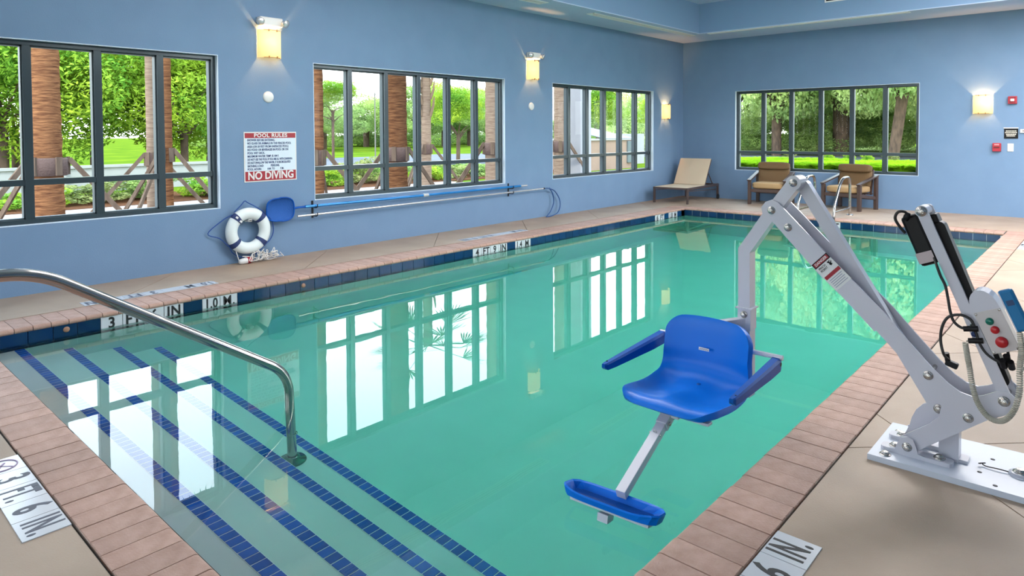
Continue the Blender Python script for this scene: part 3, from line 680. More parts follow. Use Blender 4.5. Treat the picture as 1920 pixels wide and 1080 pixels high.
q = MB(); q.cyl((.08, -5.42, .55), (.08, -5.27, .551), .014, 12); q.build('pole_tip', CLAM, sk, world=O)
q = MB(); q.cyl((.08, -7.40, .5475), (.08, -7.31, .5475), .021, 14); q.build('pole_clamp', CLAM, sk, world=O)
wp = thing('telescopic_pole', (.085, -7, .46), 'thin white pole hung below the blue pole along the left wall', 'pole'); O = Vector((.085, -7, .46))
q = MB(); q.cyl((.085, -9.26, .445), (.085, -4.86, .475), .0125, 12); q.build('tube', CLAM, wp, world=O)
q = MB(); q.cyl((.085, -4.87, .475), (.085, -4.84, .475), .014, 12); q.build('end_cap', BLK, wp, world=O)
for i, y in enumerate((-9.02, -5.62)):
    hk = thing('pole_hook', (0, y, .5), ['black pole hook on the wall beside the skimmer net', 'black pole hook near the far end of the poles'][i], 'hook', 'black hooks carrying the pool poles'); O = Vector((0, y, .5))
    q = MB(); q.bb((.001, y-.012, .40), (.010, y+.012, .60), .002); q.build('bar', BLK, hk, world=O)
    for z in (.548-.003, .447+.008*i*2.5):
        q = MB(); q.tube(fillet([(.005, y, z-.022), (.085, y, z-.024), (.115, y, z-.014), (.113, y, z+.02)], .02), .006, 8); q.build('hook_arm', BLK, hk, world=O)
hs = [(.09, -4.86, .475), (.08, -4.70, .46), (.07, -4.60, .36), (.07, -4.58, .22), (.07, -4.66, .09), (.09, -4.78, .02), (.10, -4.80, .012), (.11, -4.70, .014), (.10, -4.52, .05), (.08, -4.42, .15), (.07, -4.43, .28), (.07, -4.55, .41), (.08, -4.70, .47)]
q = MB(); q.tube(catmull(hs, 8), .009, 8); q.build('blue_hose_loop', mat('hose_blue', (.012, .07, .22), .35), origin=(.1, -4.7, 0), label='thin dark blue hose loop hanging from the white pole to the deck', cat='hose')

# ================================================================== POOL HANDRAIL AND LADDER
hr = thing('pool_handrail', (3.5, -11.3, -.95), 'polished steel handrail curving down into the pool steps', 'handrail'); O = Vector((3.5, -11.3, -.95))
pp = fillet([(3.5, -13.02, 0), (3.5, -13.02, .79), (3.5, -12.52, .785), (3.5, -11.325, .045), (3.5, -11.30, -.14), (3.5, -11.30, -.95)], .12, 10)
pp = fillet([(3.5, -13.02, 0), (3.5, -13.02, .80), (3.5, -12.50, .79), (3.5, -11.315, .03), (3.5, -11.30, -.95)], .13, 12)
q = MB(); q.tube(pp, .0265, 20); q.build('rail', STEEL, hr, world=O)
q = MB(); q.lathe([(.030, .05), (.042, .045), (.046, .02), (.075, .012), (.08, 0)], (3.5, -11.30, -.945), (0, 0, 1), 28); q.build('base_flange', STEEL, hr, world=O)
q = MB(); q.lathe([(.0265, .008), (.031, .006), (.031, -.006), (.0265, -.008)], (3.5, -11.30, -.62), (0, 0, 1), 24); q.build('collar', CHROME, hr, world=O)
q = MB(); q.lathe([(.030, .05), (.042, .045), (.046, .02), (.075, .012), (.08, 0)], (3.5, -13.02, 0), (0, 0, 1), 28); q.build('deck_flange', STEEL, hr, world=O)
ld = thing('pool_ladder', (3.44, -2.1, -.9), 'steel pool ladder with two arched rails at the far edge', 'ladder'); O = Vector((3.44, -2.1, -.9))
for x in (3.715, 3.165):
    q = MB(); q.tube(fillet([(x, -2.19, -1.3), (x, -2.19, .18), (x, -1.80, .63), (x, -1.36, .64), (x, -1.34, 0)], .17, 9), .021, 14); rl = q.build('rail', STEEL, ld, world=O)
    q = MB(); q.cyl((x, -2.19, .12), (x, -1.34, .12), .016, 12); q.build('brace', STEEL, rl, world=O)
    q = MB(); q.lathe([(.024, .02), (.05, .012), (.055, 0)], (x, -1.34, 0), (0, 0, 1), 20); q.build('foot_flange', STEEL, rl, world=O)
for z in (-.35, -.65, -.95):
    q = MB(); q.box((3.44, -2.19, z), (.54, .085, .025), bev=.006); q.build('tread', WHITE, ld, world=O)

# ================================================================== POOL LIFT
LO = Vector((6.4, -9.98, 0)); lift = thing('pool_lift', LO, 'white pool lift with blue plastic seat held over the water', 'pool lift')
def LP(mb, name, material, parent=None, **k): return mb.build(name, material, parent or lift, world=LO, **k)
def slab(poly, y0, y1): q = MB(); q.prism(poly, lambda u, v: (u, y0, v), lambda u, v: (u, y1, v)); return q
q = MB(); q.prism([(6.20, -10.185), (6.205, -9.775), (7.25, -9.72), (7.25, -10.17)], lambda u, v: (u, v, 0.0), lambda u, v: (u, v, .024)); LP(q, 'base_plate', LIFTP)
def bolt(p, ax=(0, 0, 1), r=.016, parent=None, washer=True):
    q = MB(); a = Vector(ax).normalized(); p = Vector(p)
    if washer: q.lathe([(0, .003), (r*1.35, .003), (r*1.4, 0)], p, ax, 20)
    q.lathe([(r, .003), (r, .008), (r*.75, .014), (r*.35, .016), (0, .0165)], p, ax, 8, smooth=False); return LP(q, 'bolt', CHROME, parent)
for p in ((6.26, -10.147), (6.385, -10.155)): pass
bolt((6.258, -10.145, .024)); bolt((6.253, -9.89, .024)); bolt((6.70, -9.985, .036), r=.02)
bolt((6.98, -10.12, .024)); bolt((6.98, -9.80, .024))
# clevis bracket: foot strips with an upright ear each
for (yy, y1, parent_name) in ((-10.105, -10.095, 'n'), (-9.915, -9.905, 'f')):
    q = MB(); foot = [(6.245, 0), (6.475, 0), (6.475, .038), (6.40, .038), (6.37, .045), (6.362, .075), (6.352, .098), (6.330, .106), (6.308, .098), (6.296, .075), (6.285, .045), (6.245, .036)]
    q.prism([(u, v+.0) for u, v in foot], lambda u, v: (u, yy, v+.0), lambda u, v: (u, y1, v+.0)); ear = LP(q, 'clevis_bracket', LIFTW)
    q = MB(); q.prism([(6.235+.02*math.cos(t)*0-.0, 0) for t in ()] or [(6.24, -.028), (6.48, -.028), (6.49, -.018), (6.49, .018), (6.48, .028), (6.24, .028), (6.23, .018), (6.23, -.018)],
                      lambda u, v: (u, yy+.035*(1 if yy < -10 else -1)*0+v+(.03 if yy < -10 else -.02), .024), lambda u, v: (u, v+yy+(.03 if yy < -10 else -.02), .040)); LP(q, 'foot_strip', LIFTW, ear)
bolt((6.278, -10.07, .040)); bolt((6.44, -10.07, .040)); bolt((6.278, -9.935, .040)); bolt((6.44, -9.935, .040))
q = MB(); q.bb((6.43, -10.03, .024), (6.50, -9.97, .19)); LP(q, 'rear_stop', LIFTW)
q = MB(); q.bb((6.43, -10.02, .024), (6.53, -9.955, .036)); LP(q, 'stop_foot', LIFTW)
for (x, y) in ((6.60, -9.90), (6.575, -10.06), (6.635, -10.145), (6.80, -9.86), (6.85, -10.13)):
    q = MB(); q.lathe([(0, .0008), (.008, .0008), (.0085, 0)], (x, y, .0242), (0, 0, 1), 14); LP(q, 'bolt_hole', BLK)
q = MB(); q.tube(catmull([(6.67, -9.995, .030), (6.63, -10.0, .032), (6.59, -10.0, .030), (6.575, -9.992, .033), (6.585, -9.985, .036), (6.565, -10.0, .034), (6.572, -10.008, .038)], 6), .0022, 6); LP(q, 'lanyard_wire', BLK)
q = MB(); q.lathe([(0, .012), (.034, .012), (.040, .008), (.042, 0)], (6.70, -9.985, .024), (0, 0, 1), 24); LP(q, 'outrigger_foot', LIFTW)
# main beam: two plates and a web, forked at the rear
MAIN = [(5.709, 0.993), (5.703, 1.021), (5.724, 1.048), (5.754, 1.06), (5.784, 1.047), (5.999, 0.833), (6.238, 0.603), (6.325, 0.505), (6.416, 0.408), (6.470, 0.360), (6.51, 0.336), (6.55, 0.328), (6.586, 0.342), (6.627, 0.368),
        (6.665, 0.376), (6.693, 0.352), (6.69, 0.322), (6.672, 0.292), (6.604, 0.251), (6.363, 0.05), (6.298, 0.091), (6.404, 0.175), (6.438, 0.215), (6.446, 0.259), (6.432, 0.293), (6.343, 0.38), (6.243, 0.485), (6.160, 0.568), (5.968, 0.735), (5.76, 0.952)]
pl1 = LP(slab(MAIN, -10.085, -10.077), 'side_plate', LIFTW); pl2 = LP(slab(MAIN, -9.943, -9.935), 'side_plate', LIFTW)
for (a, c) in (((5.79, .922), (6.20, .515)), ):
    d = Vector((c[0]-a[0], 0, c[1]-a[1])).normalized(); q = MB(); q.beam((a[0]+.004, -10.01, a[1]-.0), (c[0], -10.01, c[1]+.005), .14, .008, (d.z, 0, -d.x)); LP(q, 'web_plate', LIFTW)
q = MB(); q.beam((6.604, -10.01, .256), (6.365, -10.01, .056), .14, .008, (.64, 0, -.77)); LP(q, 'lower_web', LIFTW)
for (x, z) in ((6.33, .064), (6.538, .239), (6.399, .377), (5.752, 1.009), (5.829, .935)):
    q = MB(); q.cyl((x, -10.085, z), (x, -9.935, z), .009, 12); LP(q, 'pivot_pin', CHROME); bolt((x, -10.105 if z < .1 else -10.085, z), (0, -1, 0), .0135)
# parallel link nested between the plates
def tube_beam(p, q_, wd, name, y=-10.01, yw=.06, material=LIFTW, rounded=True, parent=None):
    P = Vector((p[0], 0, p[1])); Q = Vector((q_[0], 0, q_[1])); d = (Q-P).normalized(); nn = Vector((-d.z, 0, d.x)); poly = []
    k = 8
    for i in range(k+1):
        a = -PI/2+PI*i/k; v = Q+d*math.cos(a)*wd/2+nn*math.sin(a)*wd/2; poly.append((v.x, v.z))
    for i in range(k+1):
        a = PI/2+PI*i/k; v = P+d*math.cos(a)*wd/2+nn*math.sin(a)*wd/2; poly.append((v.x, v.z))
    return LP(slab(poly, y-yw/2, y+yw/2), name, material, parent)
tube_beam((5.870, 1.125), (6.420, .225), .055, 'parallel_link', y=-9.99, yw=.045)
bolt((6.426, -10.015, .223), (0, -1, 0), .014)
q = MB(); q.prism([(6.32, .05), (6.36, .06), (6.43, .15), (6.455, .20), (6.44, .232), (6.40, .232), (6.36, .210), (6.335, .180), (6.318, .14), (6.31, .10)], lambda u, v: (u, -9.965, v), lambda u, v: (u, -9.95, v)); LP(q, 'link_lug', LIFTW)
# bent mast: head link, pivot, bend, vertical drop
mast = [(5.849, 1.143), (5.752, 1.009), (5.614, .800), (5.618, .08)]
def mitred(path, wd):
    L_, R_ = [], []
    for i, p in enumerate(path):
        p = Vector(p); ds = []
        if i > 0: ds.append((p-Vector(path[i-1])).normalized())
        if i < len(path)-1: ds.append((Vector(path[i+1])-p).normalized())
        t = sum(ds, Vector((0, 0))).normalized(); nn = Vector((-t.y, t.x)); k = wd/2/max(.3, nn.dot(Vector((-ds[0].y, ds[0].x))))
        L_.append(p+nn*k); R_.append(p-nn*k)
    return [tuple(v) for v in L_]+[tuple(v) for v in reversed(R_)]
LP(slab(mitred(mast, .058), -10.072, -10.004), 'mast', LIFTW)
q = MB(); q.cyl((5.849, -10.078, 1.143), (5.849, -9.985, 1.143), .034, 24); LP(q, 'head_boss', LIFTW); bolt((5.849, -10.078, 1.143), (0, -1, 0), .0135)
q = MB(); q.box((5.6175, -10.038, .462), (.066, .074, .105), bev=.003); slv = LP(q, 'mast_sleeve', LIFTW)
q = MB(); q.box((5.6175, -10.040, .517), (.082, .085, .006)); LP(q, 'sleeve_flange', LIFTW, slv); bolt((5.618, -10.077, .487), (0, -1, 0), .0125)
# seat carrier
q = MB(); q.beam((5.612, -10.06, .447), (5.52, -10.168, .435), .04, .042, bev=.003); LP(q, 'seat_bracket', LIFTW)
q = MB(); q.cyl((5.215, -10.172, .345), (5.842, -10.172, .345), .012, 12); LP(q, 'arm_axle', LIFTW)
q = MB(); q.box((5.53, -10.168, .29), (.05, .03, .34), bev=.003); q.beam((5.53, -10.155, .135), (5.53, -10.62, .135), .05, .03, bev=.003); LP(q, 'seat_frame', LIFTW)
q = MB(); q.box((5.50, -10.45, .140), (.30, .05, .012), bev=.002); q.box((5.515, -10.61, .142), (.37, .04, .012), bev=.002); LP(q, 'cross_bar', LIFTW)
# danger label on the near plate
DL = Vector((5.945, -10.0856, .765)); dr = Vector((.66, 0, -.62)).normalized(); dn = Vector((dr.z, 0, -dr.x))  # along the beam, across
alng = dr; acr = Vector((-dr.z, 0, dr.x)) # up-right across
def dlab(u0, u1, v0, v1, lift_=.0):
    c0 = Vector((6.012, -10.0853-lift_, .7620)); vs = [c0+alng*u+acr*v for u, v in ((u0, v0), (u1, v0), (u1, v1), (u0, v1))]
    q = MB(); q.add(vs+[v+Vector((0, -.0004, 0)) for v in vs], [(0, 1, 2, 3), (4, 5, 6, 7), (0, 1, 5, 4), (1, 2, 6, 5), (2, 3, 7, 6), (3, 0, 4, 7)]); return q
lab = LP(dlab(-.062, .085, -.045, .045), 'danger_label', WHITE)
LP(dlab(-.062, -.036, -.045, .045, .0004), 'label_black', BLK, lab); LP(dlab(-.058, -.040, -.040, .040, .0008), 'label_red', SIGNR, lab); LP(dlab(.012, .028, -.043, .043, .0004), 'label_red', SIGNR, lab)
def ltext(t, size, u, v, m_, al='CENTER', bold=.0003, lift_=.0012):
    c0 = Vector((6.012, -10.0853-lift_, .7620))+alng*u+acr*v; link('lettering', text_mesh(t, size, m_, c0, acr, -alng, al, bold, off=LO, thick=.0002), lab)
ltext('DANGER', .017, -.049, 0, WHITE); ltext('PINCH', .013, -.026, -.015, BLACK); ltext('POINT', .013, -.013, -.015, BLACK)
q = MB(); c0 = Vector((6.012, -10.0866, .7620))
for (u0, v0, u1, v1, wd_) in ((-.03, .018, -.010, .030, .006), (-.030, .030, -.022, .020, .004), (-.024, .036, -.014, .022, .004), (-.018, .02, -.008, .024, .005)):
    q.beam(c0+alng*u0+acr*v0, c0+alng*u1+acr*v1, wd_, .0004, (0, 1, 0))
LP(q, 'hand_symbol', BLK, lab)
for k in range(5): LP(dlab(.036+.009*k, .039+.009*k, -.036, .036-.006*(k % 2), .0004), 'small_print', mat('print_grey', (.25, .28, .36), .5), lab)
# blue seat shell
prof = [(-10.205, .478), (-10.210, .462), (-10.218, .43), (-10.228, .37), (-10.238, .31), (-10.246, .26), (-10.262, .225), (-10.295, .200), (-10.345, .188), (-10.42, .182), (-10.50, .186), (-10.57, .196), (-10.63, .203), (-10.665, .200), (-10.690, .188), (-10.700, .172)]
PV = catmull([(0, a, c) for a, c in prof], 3); nv = len(PV); nu = 29; ln = [0]
for i in range(1, nv): ln.append(ln[-1]+(PV[i]-PV[i-1]).length)
LT = ln[-1]; XC = 5.50; vs = []
def prof_at(s_):
    s_ = min(max(s_, 0), LT-1e-6); i = max(k for k in range(nv) if ln[k] <= s_); t = (s_-ln[i])/max(1e-9, (ln[min(i+1, nv-1)]-ln[i])); return PV[i].lerp(PV[min(i+1, nv-1)], t)
NS = 46
for i in range(NS+1):
    s0 = LT*i/NS; W0 = .214+.014*min(1, max(0, (s0-.16)/.18))
    for j in range(nu):
        u = math.sin((-1+2*j/(nu-1))*PI/2*.92)/math.sin(PI/2*.92); X = abs(u)*W0; s_ = s0
        for R_, near in ((.085, True), (.11, False)):
            dd_ = s0 if near else LT-s0
            if X > W0-R_ and dd_ < R_:
                a_ = (X-(W0-R_))/R_; b_ = (R_-dd_)/R_; k_ = max(a_, b_)/max(1e-9, math.hypot(a_, b_)); X = W0-R_+R_*a_*k_; dd_ = R_-R_*b_*k_; s_ = dd_ if near else LT-dd_; break
        un = X/W0*(1 if u > 0 else -1); p = prof_at(s_); y, z = p.y, p.z
        fb = 1 if s_ < .18 else max(0, 1-(s_-.18)/.12)
        y -= .026*abs(un)**3*fb
        if s_ < .25: z -= .020*abs(un)**2*max(0, 1-s_/.25)
        g_ = min(1, max(0, (s_-.26)/.10))*min(1, max(0, (LT-s_-.03)/.14))
        z += g_*(-.012*math.exp(-((abs(un)-.5)/.28)**2)+.008*math.exp(-(un/.16)**2)*min(1, max(0, (s_-.40)/.10)))
        z += .004*abs(un)**4*g_
        if s_ > .26: y += .012*abs(un)**2*min(1, (s_-.26)/.2)
        vs.append((XC+(X if u > 0 else -X), y, z))
nv = NS+1
fs = [(i*nu+j, i*nu+j+1, (i+1)*nu+j+1, (i+1)*nu+j) for i in range(nv-1) for j in range(nu-1)]
q = MB(); q.add(vs, fs, True); me = q.mesh('seat_shell', BLUEP, LO)
seat = link('seat_shell', me, lift, label='blue moulded plastic seat shell')
md = seat.modifiers.new('thick', 'SOLIDIFY'); md.thickness = .032; md.offset = 0.0
nz = me.polygons[len(me.polygons)//2].normal.z
md.offset = 1.0 if nz < 0 else -1.0
md2 = seat.modifiers.new('round', 'BEVEL'); md2.width = .009; md2.segments = 3; md2.limit_method = 'ANGLE'; md2.angle_limit = .8
q = MB(); q.box((XC, -10.2615, .335), (.052, .003, .013), Matrix.Rotation(-.15, 3, 'X')); lb = LP(q, 'seat_label', WHITE, seat)
q = MB()
for k in range(9): q.box((XC-.02+.005*k, -10.2633, .335+(.001 if k % 2 else -.001)), (.0032, .0008, .006), Matrix.Rotation(-.15, 3, 'X'))
LP(q, 'label_print', mat('print_grey', (.25, .28, .36), .5), seat)
q = MB(); q.lathe([(.011, 0.0), (.008, .0015), (0, .002)], (XC+.01, -10.335, .1895), (0, -.1, 1), 16); LP(q, 'drain_hole', BLUED, seat)
for side, xx, y0_, z0_, y1_, z1_ in ((1, 5.815, -10.175, .345, -10.655, .295), (-1, 5.228, -10.165, .354, -10.72, .322)):
    p = Vector((xx, y0_, z0_)); e = Vector((xx-.004*side, y1_, z1_)); d = (e-p).normalized(); u_ = Vector((1, 0, 0)); n_ = u_.cross(d); rings = []
    for (t, hw_, hh) in ((0, .022, .026), (.03, .024, .030), (.25, .0235, .029), (.85, .0165, .020), (.97, .0145, .017), (1.0, .009, .010)):
        c_ = p.lerp(e, t); c_.z -= hh
        rings.append([c_+Vector((-hw_, 0, -hh*.85)), c_+Vector((hw_, 0, -hh*.85)), c_+Vector((hw_, 0, hh*.6)), c_+Vector((hw_*.65, 0, hh)), c_+Vector((-hw_*.65, 0, hh)), c_+Vector((-hw_, 0, hh*.6))])
    vs = [v for r_ in rings for v in r_]; m6 = 6
    fs = [(i*m6+j, i*m6+(j+1) % m6, (i+1)*m6+(j+1) % m6, (i+1)*m6+j) for i in range(len(rings)-1) for j in range(m6)]+[tuple(range(m6)), tuple(range((len(rings)-1)*m6, len(rings)*m6))]
    q = MB(); q.add(vs, fs); ar = LP(q, 'armrest', BLUED)
    q = MB(); q.cyl((xx+side*.020, y0_-.012, z0_-.026), (xx+side*.0245, y0_-.012, z0_-.026), .010, 12); q.cyl((xx, y1_+.035, z1_-.004), (xx, y1_+.035, z1_+.0055), .004, 10); LP(q, 'arm_plug', BLK, ar)
# footrest post and tray
pa, pb = Vector((5.492, -10.58, .125)), Vector((5.528, -11.035, -.050))
q = MB(); q.beam(pa, pb, .042, .036, bev=.002); LP(q, 'footrest_post', LIFTW)
pm = pa.lerp(pb, .12); q = MB(); q.beam(pa.lerp(pb, -.05), pa.lerp(pb, .18), .050, .044, bev=.002); LP(q, 'post_sleeve', LIFTW)
for t in (.04, .13):
    c_ = pa.lerp(pb, t); q = MB(); q.cyl(c_+Vector((-.034, 0, 0)), c_+Vector((.034, 0, 0)), .007, 8); q.torus(c_+Vector((.03, 0, 0)), .008, .003, (1, 0, 0), 12, 6); LP(q, 'post_bolt', CHROME)
c_ = pa.lerp(pb, .32); q = MB(); q.cyl(c_+Vector((-.028, 0, .012)), c_+Vector((.028, 0, .012)), .004, 8); q.torus(c_+Vector((0, 0, .020)), .007, .002, (0, 1, .3), 12, 6); LP(q, 'height_pin', CHROME)
FC = Vector((5.520, -11.08, -.060)); Rm = Matrix.Rotation(.09, 3, 'Z') @ Matrix.Rotation(-.22, 3, 'X')
def sup(a, A_, B_, e=5.0):
    c_, s_ = math.cos(a), math.sin(a); r_ = (abs(c_/A_)**e+abs(s_/B_)**e)**(-1/e); return c_*r_, s_*r_
N = 44; lev = [(.200, .050, -.026), (.220, .064, -.020), (.232, .074, .012), (.229, .071, .018), (.221, .063, .013), (.204, .050, -.012), (.10, .02, -.013)]
vs = []
for (A_, B_, z) in lev:
    A_ *= .90; B_ *= .95
    for i in range(N):
        x, y = sup(2*PI*i/N, A_, B_, 4.5); zz = z
        if z > 0: zz = z-.012*(1 if y < 0 else 0)*max(0, 1-(abs(x)/.17)**6)*min(1, abs(y)/.04)
        vs.append(FC+Rm @ Vector((x, y, zz)))
fs = [(k*N+i, k*N+(i+1) % N, (k+1)*N+(i+1) % N, (k+1)*N+i) for k in range(len(lev)-1) for i in range(N)]+[tuple(range(N)), tuple(range((len(lev)-1)*N, len(lev)*N))]
q = MB(); q.add(vs, fs); ft = LP(q, 'footrest', BLUEP, label='blue plastic footrest tray')
q = MB()
for k in range(9): y = -.04+.01*k; q.box(FC+Rm @ Vector((0, y, -.011)), (.36, .004, .003), Rm)
LP(q, 'tread_ribs', BLUED, ft)
q = MB(); q.box(FC+Rm @ Vector((0, -.01, -.032)), (.34, .05, .010), Rm); q.box(FC+Vector((-.01, -.035, -.05)), (.045, .05, .03), Rm); LP(q, 'footrest_bracket', LIFTW)
# actuator tower
for yy in (-10.072, -9.945): tube_beam((6.366, 1.050), (6.660, .338), .040, 'tower_bar', y=yy, yw=.014)
tube_beam((6.420, .985), (6.640, .400), .046, 'actuator_tube', y=-10.005, yw=.055, material=BLK)
q = MB(); q.cyl((6.366, -10.083, 1.050), (6.366, -10.0, 1.050), .024, 22); LP(q, 'tower_head', LIFTW); bolt((6.366, -10.085, 1.050), (0, -1, 0), .015)
q = MB(); q.cyl((6.652, -10.088, .337), (6.652, -9.93, .337), .012, 12); LP(q, 'pivot_pin', CHROME); bolt((6.652, -10.088, .337), (0, -1, 0), .0145)
d_ = Vector((.38, 0, -.925)).normalized(); mc = Vector((6.352, -10.0, .925)); Mm = Matrix((Vector((d_.z, 0, -d_.x)), Vector((0, 1, 0)), d_)).transposed()
q = MB(); q.box(mc, (.070, .085, .215), Mm, .012); mo = LP(q, 'actuator_motor', BLK)
q = MB(); q.box(mc+Vector((-.005, -.0435, 0))+d_*.075, (.062, .002, .045), Mm); LP(q, 'motor_label', mat('label_pink_grey', (.45, .37, .38), .4), mo)
q = MB(); q.box(mc-d_*.085+Vector((.05, 0, .0)), (.10, .07, .04), Mm, .006); LP(q, 'gear_housing', BLK, mo)
def cable(pts, r, name='cable', m_=RUB, y=-10.10):
    q = MB(); q.tube(catmull([(p[0], (p[2] if len(p) > 2 else y), p[1]) for p in pts], 8), r, 8); return LP(q, name, m_)
cable([(6.318, 1.012, -10.03), (6.300, 1.040, -10.05), (6.276, 1.038, -10.06), (6.266, 1.010, -10.06), (6.282, .975, -10.05), (6.30, .95, -10.04)], .006)
q = MB(); q.lathe([(0, 0), (.011, 0), (.013, .02), (.008, .035), (0, .036)], (6.300, -10.05, 1.005), (.4, 0, .9), 12); LP(q, 'cable_plug', BLK)
cable([(6.41, .86, -10.06), (6.428, .83), (6.440, .795), (6.456, .760), (6.466, .71), (6.474, .66), (6.486, .622), (6.508, .602), (6.532, .598)], .0055)
cable([(6.556, .612), (6.540, .640), (6.505, .650), (6.468, .634), (6.448, .592), (6.443, .535), (6.455, .480), (6.466, .446, -10.05)], .0055)
cable([(6.545, .62), (6.560, .590), (6.575, .545), (6.600, .510), (6.640, .490), (6.665, .505), (6.66, .535, -10.08)], .005)
for (x, z) in ((6.475, .432),): 
    q = MB(); q.box((x, -10.05, z), (.045, .03, .024), Matrix.Rotation(.3, 3, 'Y'), .006); q.cyl((x-.012, -10.05, z), (x-.018, -10.06, z+.045), .010, 10); LP(q, 'cable_connector', BLK)
for (x, z) in ((6.545, .600), (6.562, .556)):
    q = MB(); q.cyl((x-.025, -10.10, z-.003), (x+.022, -10.10, z+.006), .011, 12); LP(q, 'cable_gland', BLK)
q = MB(); q.lathe([(0, .003), (.010, .003), (.011, 0)], (6.553, -10.085, .578), (0, -1, 0), 14); LP(q, 'port_cap', NAVY)
for (x, z) in ((6.66, .525), (6.672, .505), (6.648, .505)): 
    q = MB(); q.cyl((x, -10.12, z), (x+.004, -10.10, z-.03), .012, 10); LP(q, 'cable_gland', BLK)
# battery and control box
bx_ax = Vector((.40, 0, -.915)).normalized(); bx_r = Vector((.915, 0, .40)).normalized(); BC = Vector((6.628, -10.115, .613)); Mb = Matrix((bx_r, Vector((0, 1, 0)), -bx_ax)).transposed()
q = MB(); q.box(BC+Vector((0, .035, 0)), (.090, .07, .165), Mb, .004); cb = LP(q, 'control_box', LIFTW)
q = MB(); q.box(BC+Vector((0, -.002, 0)), (.092, .004, .162), Mb, .0015); pnl = LP(q, 'control_panel', PANEL, cb)
dome = []
for i in range(13):
    a = PI*i/12; dome.append((math.cos(a)*.0475, .075+math.sin(a)**.8*.085))
q = MB(); q.prism([(.0475, .06)]+dome+[(-.0475, .06)], lambda u, v: BC+Vector((0, -.003, 0))+bx_r*(u-.002)-bx_ax*v, lambda u, v: BC+Vector((0, .085, 0))+bx_r*(u-.002)-bx_ax*v); LP(q, 'battery_cover', LIFTW)
def button(u, v, r, m_, h=.012, name='button'):
    p = BC+Vector((0, -.004, 0))+bx_r*u-bx_ax*v; q = MB(); q.lathe([(r, 0), (r, h*.7), (r*.85, h), (0, h*1.05)], p, (0, -1, 0), 20); LP(q, name, m_, cb)
button(-.006, .040, .0135, GRNB); button(-.002, .006, .0145, REDB); button(.001, -.042, .0205, REDB, .016, 'stop_button')
for (u, v) in ((-.040, .074), (.040, .074), (-.040, -.074), (.040, -.074)): button(u, v, .0045, CHROME, .004, 'screw')
RC = Vector((6.683, -10.13, .706)); 
q = MB(); q.box(RC, (.050, .026, .160), Mb, .010); rmt = LP(q, 'remote_handset', REMOTE, label='blue hand control')
q = MB(); q.box(RC+Vector((0, -.0135, 0))-bx_ax*.030, (.024, .002, .020), Mb, .0008); LP(q, 'arrow_key', mat('key_navy', (.005, .04, .13), .4), rmt)
q = MB(); q.box(RC-bx_r*.022+Vector((0, .004, 0)), (.004, .03, .15), Mb); LP(q, 'handset_edge', LIFTW, rmt)
# coiled cord of the hand control
cp = catmull([(6.528, -10.115, .545), (6.536, -10.125, .505), (6.546, -10.13, .451), (6.558, -10.13, .375), (6.578, -10.13, .315), (6.612, -10.13, .275), (6.652, -10.13, .275), (6.685, -10.13, .321), (6.702, -10.13, .40), (6.702, -10.13, .488), (6.706, -10.13, .56), (6.70, -10.13, .63)], 24)
hel = []; turns = 112; K = turns*9
for i in range(K):
    t = i/K*(len(cp)-2); a = int(t); p = cp[a].lerp(cp[a+1], t-a); dt = (cp[a+1]-cp[a]).normalized(); nn = Vector((dt.z, 0, -dt.x)); ph = 2*PI*turns*i/K
    hel.append(p+nn*math.cos(ph)*.0085+Vector((0, 1, 0))*math.sin(ph)*.0085)
q = MB(); q.tube(hel, .0027, 5); LP(q, 'coiled_cord', COILM)
cable([(6.552, .555), (6.540, .556), (6.530, .548)], .003, 'cord_tail', COILM)
cable([(6.73, .62, -10.10), (6.715, .56, -10.10), (6.718, .50, -10.10), (6.70, .46, -10.10)], .003, 'clear_hose', mat('clear_tube', (.5, .47, .42), .2))

